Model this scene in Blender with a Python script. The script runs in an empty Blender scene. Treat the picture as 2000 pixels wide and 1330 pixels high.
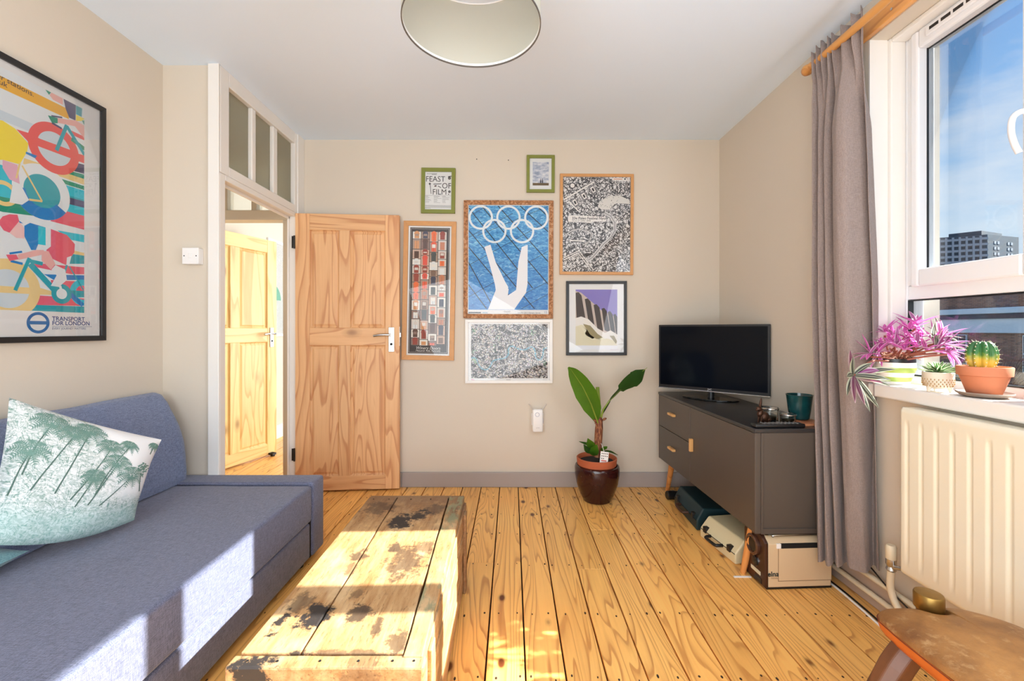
import bpy, bmesh, math, random
from mathutils import Vector, Matrix, noise
random.seed(4)
PI = math.pi
S = bpy.context.scene
C = S.collection
# ---------------------------------------------------------------- camera, sky, sun, exposure
F, D, H, CEIL = 858.0, 3.2, 1.146, 2.526      # focal length in px of a 2000 px frame, distance to back wall, eye height, ceiling
cam = bpy.data.cameras.new('camera'); camo = bpy.data.objects.new('camera', cam); C.objects.link(camo)
camo.location = (0, 0, H); camo.rotation_euler = (PI/2, 0, 0)
cam.sensor_width = 36; cam.lens = 36*F/2000; cam.shift_y = -22/2000; cam.clip_start = .02; cam.clip_end = 500
S.camera = camo
S.view_settings.view_transform = 'Standard'; S.view_settings.look = 'None'
S.view_settings.exposure = 0.33; S.view_settings.gamma = 1; S.view_settings.use_curve_mapping = False
S.cycles.use_denoising = True
S.cycles.max_bounces = 10; S.cycles.diffuse_bounces = 6; S.cycles.transparent_max_bounces = 16
S.cycles.caustics_reflective = False; S.cycles.caustics_refractive = False
S.cycles.sample_clamp_indirect = 6

def world():
    w = bpy.data.worlds.new('sky'); S.world = w; w.use_nodes = True
    n, l = w.node_tree.nodes, w.node_tree.links; n.clear()
    out = n.new('ShaderNodeOutputWorld'); bg = n.new('ShaderNodeBackground'); tc = n.new('ShaderNodeTexCoord')
    sep = n.new('ShaderNodeSeparateXYZ'); l.new(tc.outputs['Generated'], sep.inputs[0])
    r = n.new('ShaderNodeValToRGB'); l.new(sep.outputs['Z'], r.inputs[0])
    e = r.color_ramp.elements
    e[0].position = 0.0; e[0].color = (.74, .84, .97, 1); e[1].position = .8; e[1].color = (.09, .27, .74, 1)
    k = e.new(.14); k.color = (.56, .74, .95, 1); k = e.new(.40); k.color = (.20, .45, .88, 1)
    mp = n.new('ShaderNodeMapping'); mp.inputs['Scale'].default_value = (1, 1, 3.0); mp.inputs['Location'].default_value = (.3, .1, .25)
    l.new(tc.outputs['Generated'], mp.inputs[0])
    no = n.new('ShaderNodeTexNoise'); no.inputs['Scale'].default_value = 3.2; no.inputs['Detail'].default_value = 6; no.inputs['Roughness'].default_value = .6
    l.new(mp.outputs[0], no.inputs[0])
    cr = n.new('ShaderNodeValToRGB'); cr.color_ramp.elements[0].position = .47; cr.color_ramp.elements[1].position = .78
    cr.color_ramp.elements[1].color = (.75, .75, .75, 1)
    l.new(no.outputs[0], cr.inputs[0])
    mx = n.new('ShaderNodeMix'); mx.data_type = 'RGBA'; mx.inputs['B'].default_value = (.92, .93, .98, 1)
    l.new(cr.outputs[0], mx.inputs['Factor']); l.new(r.outputs[0], mx.inputs['A'])
    l.new(mx.outputs['Result'], bg.inputs['Color']); bg.inputs['Strength'].default_value = .86
    l.new(bg.outputs[0], out.inputs[0])
world()
# sun: comes in through the window on the right, 35 degrees high, a touch from beyond the back wall
SUN_TAN, SUN_S = .708, .036
sd = Vector((-1, -SUN_S, -SUN_TAN))
sun = bpy.data.lights.new('sun', 'SUN'); sun.energy = 16.5; sun.angle = .009; sun.color = (1, .98, .95)
so = bpy.data.objects.new('sun', sun); C.objects.link(so); so.rotation_euler = sd.to_track_quat('-Z', 'Y').to_euler(); so.location = (8, 1, 6)
def area(name, loc, direction, sx, sy, power, col):
    a = bpy.data.lights.new(name, 'AREA'); a.shape = 'RECTANGLE'; a.size = sx; a.size_y = sy; a.energy = power; a.color = col
    o = bpy.data.objects.new(name, a); C.objects.link(o); o.location = loc
    o.rotation_euler = Vector(direction).to_track_quat('-Z', 'Z').to_euler()
    return o
area('rear_fill', (-.1, -1.42, 1.35), (.3, 1, 0.5), 2.9, 2.0, 106, (.82, .92, 1))  # added soft front fill behind the camera; the rear wall has no window
area('near_window_fill', (1.6, .1, 1.75), (-1, .1, .25), 2.0, 1.1, 36, (.84, .90, 1))  # extra fill lamp added at the window's out-of-view end to brighten the room
area('far_room_daylight', (.9, 4.9, 1.5), (-1, 0, 0), 2.4, 1.8, 120, (.93, .97, 1))
area('hall_fill', (-2.5, 2.8, 1.6), (1, 0, .2), .6, 1.2, 4, (.95, .97, 1))  # added lamp that brightens the windowless hall

# ---------------------------------------------------------------- helpers
def wm(o):
    m = o.matrix_parent_inverse @ o.matrix_basis
    return wm(o.parent) @ m if o.parent else o.matrix_basis.copy()
def setp(o, label=None, cat=None, group=None, kind=None):
    if label: o['label'] = label
    if cat: o['category'] = cat
    if group: o['group'] = group
    if kind: o['kind'] = kind
    return o
def thing(name, label=None, cat=None, loc=(0, 0, 0), rot=(0, 0, 0), group=None, kind=None, parent=None):
    o = bpy.data.objects.new(name, None); C.objects.link(o); o.location = loc; o.rotation_euler = rot
    o.empty_display_size = .05
    if parent: o.parent = parent
    return setp(o, label, cat, group, kind)
def obj(name, bm, mats, parent=None, world=True, smooth=False, bevel=0, label=None, kind=None, seg=2, auto=True):
    me = bpy.data.meshes.new(name)
    bmesh.ops.recalc_face_normals(bm, faces=bm.faces[:])
    bm.to_mesh(me); bm.free()
    if not isinstance(mats, (list, tuple)): mats = [mats]
    for m in mats: me.materials.append(m)
    if smooth:
        for p in me.polygons: p.use_smooth = True
        if auto: me.set_sharp_from_angle(angle=math.radians(40))
    o = bpy.data.objects.new(name, me); C.objects.link(o)
    if parent:
        o.parent = parent
        if world: o.matrix_parent_inverse = wm(parent).inverted()
    if bevel:
        b = o.modifiers.new('bevel', 'BEVEL'); b.width = bevel; b.segments = seg; b.limit_method = 'ANGLE'; b.angle_limit = math.radians(40)
    return setp(o, label, kind=kind)
def B(): return bmesh.new()
def box(bm, x0, x1, y0, y1, z0, z1, mi=0, M=None):
    vs = [bm.verts.new(Vector(p) if M is None else M @ Vector(p)) for p in
          ((x0,y0,z0),(x1,y0,z0),(x1,y1,z0),(x0,y1,z0),(x0,y0,z1),(x1,y0,z1),(x1,y1,z1),(x0,y1,z1))]
    for f in ((0,3,2,1),(4,5,6,7),(0,1,5,4),(1,2,6,5),(2,3,7,6),(3,0,4,7)):
        bm.faces.new([vs[i] for i in f]).material_index = mi
    return bm
def bx(*a, **k): return box(B(), *a, **k)
def prism(bm, pts, vec, mi=0):
    """closed polygon pts (3d) extruded by vec"""
    v = Vector(vec); a = [bm.verts.new(Vector(p)) for p in pts]; b = [bm.verts.new(Vector(p)+v) for p in pts]
    n = len(a)
    fs = [bm.faces.new(a), bm.faces.new(b[::-1])] + [bm.faces.new((a[i], b[i], b[(i+1) % n], a[(i+1) % n])) for i in range(n)]
    for f in fs: f.material_index = mi
    return bm
def lathe(bm, prof, c=(0, 0, 0), seg=32, mi=0, M=None):
    """prof: (radius, z) from bottom to top"""
    c = Vector(c); rows = []
    for r, z in prof:
        row = []
        for i in range(seg):
            a = 2*PI*i/seg; p = Vector((r*math.cos(a), r*math.sin(a), z))
            if M is not None: p = M @ p
            row.append(bm.verts.new(p + c))
        rows.append(row)
    for a, b in zip(rows, rows[1:]):
        for i in range(seg):
            bm.faces.new((a[i], a[(i+1) % seg], b[(i+1) % seg], b[i])).material_index = mi
    for row in (rows[0], rows[-1]):
        bm.faces.new(row).material_index = mi
    return bm
def tube(bm, pts, r, seg=10, mi=0, squash=1):
    pts = [Vector(p) for p in pts]; rows = []
    rs = r if isinstance(r, (list, tuple)) else [r]*len(pts)
    prev = None
    for i, p in enumerate(pts):
        t = (pts[min(i+1, len(pts)-1)] - pts[max(i-1, 0)]).normalized()
        if prev is None:
            ref = Vector((0, 0, 1)) if abs(t.z) < .9 else Vector((0, 1, 0))
            a = t.cross(ref).normalized()
        else:
            a = (prev - t*prev.dot(t)).normalized()
        prev = a; b = t.cross(a)
        rows.append([bm.verts.new(p + (a*math.cos(2*PI*k/seg) + b*squash*math.sin(2*PI*k/seg))*rs[i]) for k in range(seg)])
    for a, b in zip(rows, rows[1:]):
        for k in range(seg): bm.faces.new((a[k], a[(k+1) % seg], b[(k+1) % seg], b[k])).material_index = mi
    bm.faces.new(rows[0]).material_index = mi; bm.faces.new(rows[-1]).material_index = mi
    return bm
def smooth_path(pts, n=8):
    pts = [Vector(p) for p in pts]; out = []
    P = [pts[0]*2-pts[1]] + pts + [pts[-1]*2-pts[-2]]
    for i in range(1, len(P)-2):
        for k in range(n):
            t = k/n; a, b, c, d = P[i-1], P[i], P[i+1], P[i+2]
            out.append(.5*((2*b)+(c-a)*t+(2*a-5*b+4*c-d)*t*t+(3*b-a-3*c+d)*t**3))
    out.append(pts[-1]); return out
def grid(bm, fn, nu, nv, mi=0, closeu=False):
    V = [[bm.verts.new(fn(i/nu, j/nv)) for j in range(nv+1)] for i in range(nu if closeu else nu+1)]
    m = len(V)
    for i in range(nu):
        for j in range(nv):
            bm.faces.new((V[i][j], V[(i+1) % m][j], V[(i+1) % m][j+1], V[i][j+1])).material_index = mi
    return bm
def blade(bm, pts, ws, side, fold=.25, mi=0, n=5):
    """a leaf: centre line pts, half widths ws, side vector; folded along its midrib"""
    P = smooth_path(pts, n); m = len(P)-1; rows = []
    for i, p in enumerate(P):
        t = i/m*(len(ws)-1); k = min(int(t), len(ws)-2); w = ws[k]*(1-(t-k)) + ws[k+1]*(t-k)
        tg = (P[min(i+1, m)]-P[max(i-1, 0)]).normalized()
        s = Vector(side[min(int(i/m*len(side)), len(side)-1)] if isinstance(side, list) else side); s = (s - tg*s.dot(tg)).normalized(); up = s.cross(tg)
        rows.append([bm.verts.new(p + s*w*q + up*abs(q)*w*fold) for q in (-1, -.5, 0, .5, 1)])
    for a, b in zip(rows, rows[1:]):
        for k in range(4):
            bm.faces.new((a[k], a[k+1], b[k+1], b[k])).material_index = mi
    return bm

# ---------------------------------------------------------------- materials
def base_mat(name):
    m = bpy.data.materials.new(name); m.use_nodes = True
    n, l = m.node_tree.nodes, m.node_tree.links
    return m, n, l, n['Principled BSDF']
def rgb(r, g, b):
    f = lambda c: (c/255/12.92) if c <= 10 else ((c/255+.055)/1.055)**2.4
    return (f(r), f(g), f(b), 1)
def mul(c, k): return (c[0]*k, c[1]*k, c[2]*k, 1)
def coords(n, l, scale=(1, 1, 1), rnd=False, src='Object'):
    tc = n.new('ShaderNodeTexCoord'); mp = n.new('ShaderNodeMapping'); mp.inputs['Scale'].default_value = scale
    if rnd:
        oi = n.new('ShaderNodeObjectInfo'); vm = n.new('ShaderNodeVectorMath'); vm.operation = 'SCALE'; vm.inputs[0].default_value = (37, 91, 53)
        l.new(oi.outputs['Random'], vm.inputs['Scale'])
        ad = n.new('ShaderNodeVectorMath'); l.new(tc.outputs[src], ad.inputs[0]); l.new(vm.outputs[0], ad.inputs[1])
        l.new(ad.outputs[0], mp.inputs[0])
    else: l.new(tc.outputs[src], mp.inputs[0])
    return mp.outputs[0]
def nz(n, l, vec, scale, detail=3, rough=.5, dist=0):
    t = n.new('ShaderNodeTexNoise'); t.inputs['Scale'].default_value = scale; t.inputs['Detail'].default_value = detail
    t.inputs['Roughness'].default_value = rough; t.inputs['Distortion'].default_value = dist
    l.new(vec, t.inputs[0]); return t.outputs[0]
def ramp(n, l, fac, stops):
    r = n.new('ShaderNodeValToRGB'); e = r.color_ramp.elements
    e[0].position = stops[0][0]; e[0].color = stops[0][1] if isinstance(stops[0][1], tuple) else (stops[0][1],)*3+(1,)
    e[1].position = stops[-1][0]; e[1].color = stops[-1][1] if isinstance(stops[-1][1], tuple) else (stops[-1][1],)*3+(1,)
    for p, c in stops[1:-1]:
        x = e.new(p); x.color = c if isinstance(c, tuple) else (c, c, c, 1)
    l.new(fac, r.inputs[0]); return r.outputs[0]
def mix(n, l, fac, a, b, mode='MIX'):
    m = n.new('ShaderNodeMix'); m.data_type = 'RGBA'; m.blend_type = mode
    for s, v in (('Factor', fac), ('A', a), ('B', b)):
        if isinstance(v, bpy.types.NodeSocket): l.new(v, m.inputs[s])
        else: m.inputs[s].default_value = v
    return m.outputs['Result']
def math_(n, l, op, a, b=0.):
    m = n.new('ShaderNodeMath'); m.operation = op
    for i, v in enumerate((a, b)):
        if isinstance(v, bpy.types.NodeSocket): l.new(v, m.inputs[i])
        else: m.inputs[i].default_value = v
    return m.outputs[0]
def bump(n, l, h, p, strength=.3, dist=.002):
    b = n.new('ShaderNodeBump'); b.inputs['Strength'].default_value = strength; b.inputs['Distance'].default_value = dist
    l.new(h, b.inputs['Height']); l.new(b.outputs[0], p.inputs['Normal'])
def plain(name, col, rough=.5, metal=0, var=.06, scale=8, bmp=0, bscale=60, spec=.5, sheen=0, trans=0):
    m, n, l, p = base_mat(name)
    v = coords(n, l)
    f = nz(n, l, v, scale, 4)
    c = mix(n, l, f, mul(col, 1-var), mul(col, 1+var)); l.new(c, p.inputs['Base Color'])
    p.inputs['Roughness'].default_value = rough; p.inputs['Metallic'].default_value = metal; p.inputs['Specular IOR Level'].default_value = spec
    p.inputs['Sheen Weight'].default_value = sheen
    if trans: p.inputs['Transmission Weight'].default_value = trans
    if bmp: bump(n, l, nz(n, l, v, bscale, 3), p, bmp)
    return m
def wood(name, light, dark, axis='y', rings=9, stretch=14, fine=.5, rough=.42, knots=True, varb=.12, knot_scale=5., lines=.5, tone=None):
    """pine: contour lines of a stretched noise, sparse knots, fine fibres; each piece gets its own grain"""
    m, n, l, p = base_mat(name)
    sc = {'x': (1, stretch, stretch), 'y': (stretch, 1, stretch), 'z': (stretch, stretch, 1)}[axis]
    v = coords(n, l, tuple(s*.55 for s in sc), rnd=True)
    a = nz(n, l, v, 1., 2, .45, .35)
    w = math_(n, l, 'FRACT', math_(n, l, 'MULTIPLY', a, rings))
    lin = ramp(n, l, w, [(0, 0.), (.45, .10), (.74, .40), (.86, 1.), (.95, .95), (1, .0)])
    v2 = coords(n, l, tuple(s*6 if s > 1 else s*2.5 for s in sc), rnd=True)
    fib = nz(n, l, v2, 1.5, 4, .6)
    f = math_(n, l, 'MULTIPLY', lin, lines)
    f = math_(n, l, 'ADD', f, math_(n, l, 'MULTIPLY', math_(n, l, 'SUBTRACT', fib, .45), fine))
    c = mix(n, l, f, light, dark)
    oi = n.new('ShaderNodeObjectInfo')
    k = math_(n, l, 'ADD', math_(n, l, 'MULTIPLY', oi.outputs['Random'], 2*varb), 1-varb)
    hv = n.new('ShaderNodeHueSaturation'); l.new(c, hv.inputs['Color']); l.new(k, hv.inputs['Value']); c = hv.outputs[0]
    if tone:   # broad uneven tone of old varnish
        c = mix(n, l, ramp(n, l, nz(n, l, coords(n, l), 1.6, 3), [(.35, 0.), (.75, .55)]), c, tone)
    if knots:
        vk = coords(n, l, tuple(1. if s > 1 else .55 for s in sc), rnd=True)
        vo = n.new('ShaderNodeTexVoronoi'); vo.inputs['Scale'].default_value = knot_scale; l.new(vk, vo.inputs['Vector'])
        kf = ramp(n, l, vo.outputs['Distance'], [(0, 1.), (.06, .95), (.10, .2), (.14, 0.)])
        c = mix(n, l, kf, c, mul(dark, .38))
    l.new(c, p.inputs['Base Color']); p.inputs['Roughness'].default_value = rough
    bump(n, l, f, p, .12, .0015)
    return m

WALL = plain('cream wall paint', rgb(214, 203, 187), .85, var=.015, scale=2, bmp=.12, bscale=220, spec=.2)
WALLY = WALL
CEILM = plain('white ceiling paint', rgb(226, 240, 255), .9, var=.015, scale=2, bmp=.12, bscale=120, spec=.2)
GLOSSW = plain('white gloss paint', rgb(236, 232, 226), .35, var=.015, bmp=.05, bscale=60)
UPVC = plain('white plastic window', rgb(238, 238, 240), .28, var=.01)
SKIRT = plain('taupe skirting paint', rgb(166, 157, 152), .5, var=.03, bmp=.05)
SKIRTR = plain('pinkish taupe skirting paint', rgb(186, 166, 150), .5, var=.03, bmp=.05)
FLOORW = wood('varnished floor pine', rgb(255, 199, 113), rgb(150, 66, 22), 'y', rings=24, stretch=11, rough=.3, varb=.11, lines=.56, knot_scale=6.5, tone=rgb(250, 174, 88))
DOORW = wood('waxed door pine', rgb(228, 180, 130), rgb(170, 92, 42), 'z', rings=13, stretch=9, rough=.45, varb=.05, lines=.5, knot_scale=2.6)
DOORH = wood('waxed door pine crosswise', rgb(228, 180, 130), rgb(170, 92, 42), 'x', rings=13, stretch=9, rough=.45, varb=.05, lines=.5, knot_scale=2.6)
DOOR2W = wood('pale door pine', rgb(240, 205, 138), rgb(206, 146, 72), 'z', rings=8, stretch=9, rough=.45, varb=.05, lines=.55, knot_scale=2.6)
DOOR2H = wood('pale door pine crosswise', rgb(240, 205, 138), rgb(206, 146, 72), 'x', rings=8, stretch=9, rough=.45, varb=.05, lines=.55, knot_scale=2.6)
POLEW = wood('curtain pole wood', rgb(226, 164, 92), rgb(178, 108, 50), 'y', rings=6, stretch=8, rough=.3, knots=False)
LEGW = wood('oak leg wood', rgb(222, 150, 82), rgb(170, 96, 44), 'z', rings=8, stretch=14, rough=.45, knots=False)
FRAMEW = wood('light oak frame', rgb(206, 152, 96), rgb(170, 112, 62), 'y', rings=5, stretch=8, rough=.45, knots=False, lines=.3)
METAL = plain('brushed chrome', rgb(200, 198, 194), .22, 1, var=.03)
BLACK = plain('black plastic', rgb(24, 23, 24), .35, var=.05)
DARK = plain('dark gap', rgb(18, 14, 12), .9)
WHITEP = plain('white plastic', rgb(240, 238, 236), .35, var=.01)
RADM = plain('cream radiator enamel', rgb(238, 230, 208), .32, var=.01)
PIPEM = plain('cream pipe paint', rgb(226, 212, 184), .4, var=.03)
def glass_mat(name, tint=(.97, .99, .98, 1), gloss=.07, rough=0.0):
    m, n, l, p = base_mat(name); n.remove(p)
    t = n.new('ShaderNodeBsdfTransparent'); t.inputs[0].default_value = tint
    g = n.new('ShaderNodeBsdfGlossy'); g.inputs['Roughness'].default_value = rough
    lw = n.new('ShaderNodeLayerWeight'); lw.inputs['Blend'].default_value = .25
    f = math_(n, l, 'ADD', math_(n, l, 'MULTIPLY', lw.outputs['Fresnel'], .5), gloss*.4)
    ms = n.new('ShaderNodeMixShader'); l.new(f, ms.inputs[0]); l.new(t.outputs[0], ms.inputs[1]); l.new(g.outputs[0], ms.inputs[2])
    l.new(ms.outputs[0], n['Material Output'].inputs[0]); return m
PANE = glass_mat('window glass'); PICGLASS = glass_mat('picture glass', (1, 1, 1, 1), .02)
def obscure():
    m, n, l, p = base_mat('obscured glass')
    v = coords(n, l); p.inputs['Base Color'].default_value = rgb(196, 192, 168); p.inputs['Roughness'].default_value = .35
    p.inputs['Transmission Weight'].default_value = .55; p.inputs['IOR'].default_value = 1.2
    bump(n, l, nz(n, l, v, 160, 2), p, .5, .002); return m
OBSC = obscure()
def linen(name, a, b, scale=420, rough=.9, sheen=.25, slub=True, space='Object'):
    """woven cloth: two crossed stretched noises"""
    m, n, l, p = base_mat(name)
    t = []
    for sc in ((1, .12, 1), (.12, 1, 1), (1, 1, .12)):
        t.append(nz(n, l, coords(n, l, sc), scale, 2, .6))
    f = math_(n, l, 'DIVIDE', math_(n, l, 'ADD', math_(n, l, 'ADD', t[0], t[1]), t[2]), 3.)
    f = ramp(n, l, f, [(.4, 0.), (.6, 1.)])
    c = mix(n, l, f, a, b)
    c = mix(n, l, math_(n, l, 'MULTIPLY', nz(n, l, coords(n, l), 3, 3), .25), c, mul(b, 1.15))
    l.new(c, p.inputs['Base Color']); p.inputs['Roughness'].default_value = rough; p.inputs['Sheen Weight'].default_value = sheen
    bump(n, l, f, p, .35, .0012); return m
SOFAM = linen('blue grey woven sofa cloth', rgb(66, 70, 90), rgb(116, 120, 146), 400)
BACKM = linen('lighter blue grey cushion cloth', rgb(78, 88, 114), rgb(132, 144, 176), 400)
CURT = linen('taupe grey curtain linen', rgb(126, 111, 106), rgb(156, 140, 133), 500, sheen=.15)

# ================================================================ ROOM SHELL
XL, XR, XD, YJ, YB, YR = -1.825, 1.511, -1.52, 2.296, 3.2, -1.55
def struct(name, bm, m, parent=None, **k):
    o = obj(name, bm, m, parent, **k)
    if not parent: o['kind'] = 'structure'
    return o
XW = XR + .30                                    # outer face of the window wall
# back wall (between living room and far room), left wall, return beside the door, window wall, rear wall
struct('wall_back', bx(XD-.07, XR+.02, YB, YB+.1, 0, CEIL), WALL)
struct('wall_left', bx(XL-.1, XL, YR, YJ+.1, 0, CEIL), WALL)
struct('wall_left_return', bx(XL, -1.574, YJ, YJ+.1, 0, CEIL), WALL)
WY0, WY1, WZ0, WZ1 = -.55, 1.86, .905, 2.366      # window opening in the wall
b = B(); box(b, XR, XW, WY1, YB+.1, 0, CEIL); box(b, XR, XW, YR, WY0, 0, CEIL)
box(b, XR, XW, WY0, WY1, 0, WZ0); box(b, XR, XW, WY0, WY1, WZ1, CEIL)
struct('wall_right', b, WALL)
struct('wall_rear', bx(XL, XR, YR-.1, YR, 0, CEIL), WALL)
struct('ceiling', bx(-2.75, XR+.3, YR-.1, 6.6, CEIL, CEIL+.12), CEILM)
# hall and far room
b = B(); box(b, -2.75, -2.65, 2.4, 3.2, 0, CEIL); box(b, -2.75, XL-.1, 2.3, 2.4, 0, CEIL)
struct('wall_hall', b, WALL)
struct('wall_far_left', bx(-2.57, -2.47, 3.3, 6.5, 0, CEIL), WALL)
struct('wall_far_end', bx(-2.57, XR, 6.5, 6.6, 0, CEIL), WALL)
b = B(); box(b, XR, XW, 3.3, 6.6, 0, .9); box(b, XR, XW, 3.3, 6.6, 2.3, CEIL); box(b, XR, XW, 3.3, 3.7, .9, 2.3); box(b, XR, XW, 6.1, 6.6, .9, 2.3)
struct('wall_far_right', b, WALL)
struct('wall_hall_partition', bx(-2.75, -2.50, YB, YB+.1, 0, CEIL), WALL)
struct('wall_hall_header', bx(-2.50, XD-.07, YB, YB+.1, 2.42, CEIL), WALL)
# floor and boards
floor = struct('floor', bx(-2.75, XR+.0, YR, 6.5, -.10, -.022), DARK)
W = .134
joints = {-1: [2.16], 3: [2.10], 6: [2.36], 4: [2.51, .9], 0: [.6], 1: [.95], 8: [1.1], 9: [2.75], 2: [.3], -3: [1.8], -5: [2.9], -7: [2.6], -13: [4.6], -15: [4.2]}
def board(x0, x1, y0, y1):
    dz = random.uniform(-.0012, .0)
    g = .0030
    b = bx(x0+g, x1-g, y0+.0007, y1-.0007, -.022, dz)
    o = obj('floorboard', b, FLOORW, floor, bevel=.0012, seg=1)
for k in range(-20, 13):
    x0 = -.089+W*k; x1 = x0+W
    if x0 > XR: continue
    x1 = min(x1, XR); x0 = max(x0, -2.65)
    y1 = 6.5 if x1 < XD else YB; y0 = YR if x0 > XL-.05 else 2.4
    if x0 < XD < x1: y1 = YB
    ys = [y0] + [j for j in sorted(joints.get(k, [])) if y0 < j < y1] + [y1]
    for a, c in zip(ys, ys[1:]): board(x0, x1, a, c)
# nail heads: two per board at each joist
b = B()
for y in (1.12, 1.444, 1.765, 2.14, 2.46, 2.72, 3.0):
    for k in range(-7, 12):
        for q in (.2, .8):
            x = -.089+W*(k+q)+random.uniform(-.012, .012); yy = y+random.uniform(-.012, .012)
            if x > XR-.02: continue
            r = random.uniform(.0022, .0042); e_ = random.uniform(1, 2.2)
            prism(b, [(x+r*math.cos(k_*PI/4), yy+r*e_*math.sin(k_*PI/4), -.002) for k_ in range(8)], (0, 0, .0023))
o = obj('nail_heads', b, plain('nail iron', rgb(52, 30, 18), .7), floor, kind='stuff')
# baseboards
struct('baseboard_back', bx(-.80, XR, YB-.018, YB, 0, .108), SKIRT, bevel=.004)
struct('baseboard_back_left', bx(-1.5, -.80, YB-.018, YB, 0, .108), SKIRT, bevel=.004)
struct('baseboard_right', bx(XR-.02, XR, YR, YB-.02, 0, .112), SKIRTR, bevel=.005)
struct('baseboard_left', bx(XL, XL+.018, YR, YJ, 0, .108), SKIRT, bevel=.004)
struct('baseboard_far_left', bx(-2.47, -2.45, 3.4, 6.5, 0, .14), GLOSSW, bevel=.004)

# ---- frame and transom light of the doorway in the left side (plane x = XD)
fr = thing('window_1', 'white painted fanlight frame of three obscured panes above the open doorway', loc=(XD, 2.8, 1.93), kind='structure')
XO = XD-.052
b = B()
box(b, XO, XD, YJ-.006, 2.362, 1.966, CEIL)                      # near stile
box(b, XO, XD, 3.075, YB, 1.966, CEIL); box(b, XO, XD, 2.362, 3.075, 2.447, CEIL); box(b, XO, XD, 2.362, 3.075, 1.966, 2.018)
obj('fanlight_frame', b, GLOSSW, fr, bevel=.004)
obj('glazing_bar', bx(XO+.01, XD-.006, 2.579, 2.62, 2.018, 2.447), GLOSSW, fr, bevel=.006)
obj('glazing_bar', bx(XO+.01, XD-.006, 2.811, 2.86, 2.018, 2.447), GLOSSW, fr, bevel=.006)
for y0, y1 in ((2.362, 2.579), (2.62, 2.811), (2.86, 3.075)):
    obj('pane', bx(XD-.034, XD-.029, y0, y1, 2.018, 2.447), OBSC, fr)
dj = thing('trim_1', 'white gloss door lining around the open doorway', loc=(XD, 2.7, 0), kind='structure')
obj('post', bx(XO, XD, YJ-.012, YJ+.035, 0, 1.965), GLOSSW, dj, bevel=.005)
obj('post', bx(XO, XD, 3.085, YB, 0, 1.965), GLOSSW, dj, bevel=.004)
obj('head', bx(XO, XD, YJ+.035, 3.085, 1.935, 1.965), GLOSSW, dj, bevel=.003)
obj('door_stop', bx(XO, XD-.04, YJ+.035, 3.085, 1.918, 1.935), GLOSSW, dj, bevel=.002)
obj('door_stop', bx(XO, XD-.04, 3.070, 3.085, 0, 1.935), GLOSSW, dj, bevel=.002)
obj('architrave', bx(XO-.005, XD-.0, YJ-.02, YJ-.012, 0, CEIL), GLOSSW, dj, bevel=.003)
obj('architrave', bx(XD, XD+.008, 3.105, YB, 0, CEIL), GLOSSW, dj, bevel=.003)

# ---- second doorway, hall to far room (plane y = YB)
f2 = thing('window_2', 'pale painted fanlight over the second doorway seen through the first', loc=(-2.0, YB, 1.94), kind='structure')
HALLP = plain('hall frame paint', rgb(206, 190, 165), .4, var=.02)
b = B(); box(b, -2.50, -1.59, YB-.01, YB+.09, 1.94, 2.012); box(b, -2.50, -1.59, YB-.01, YB+.09, 2.39, 2.42)
obj('fanlight_rail', b, HALLP, f2, bevel=.003)
for x0, x1 in ((-2.50, -2.46), (-2.115, -2.075), (-1.90, -1.862), (-1.67, -1.60)):
    obj('glazing_bar', bx(x0, x1, YB, YB+.08, 2.012, 2.39), HALLP, f2, bevel=.003)
for x0, x1 in ((-2.46, -2.115), (-2.075, -1.90), (-1.862, -1.67)):
    obj('pane', bx(x0, x1, YB+.035, YB+.04, 2.012, 2.39), PANE, f2)
d2 = thing('trim_2', 'pale painted lining of the second doorway', loc=(-2.0, YB, 0), kind='structure')
obj('post', bx(-1.665, -1.59, YB-.01, YB+.10, 0, 1.94), HALLP, d2, bevel=.004)
obj('post', bx(-2.50, -2.44, YB-.01, YB+.10, 0, 1.94), HALLP, d2, bevel=.004)

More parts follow.
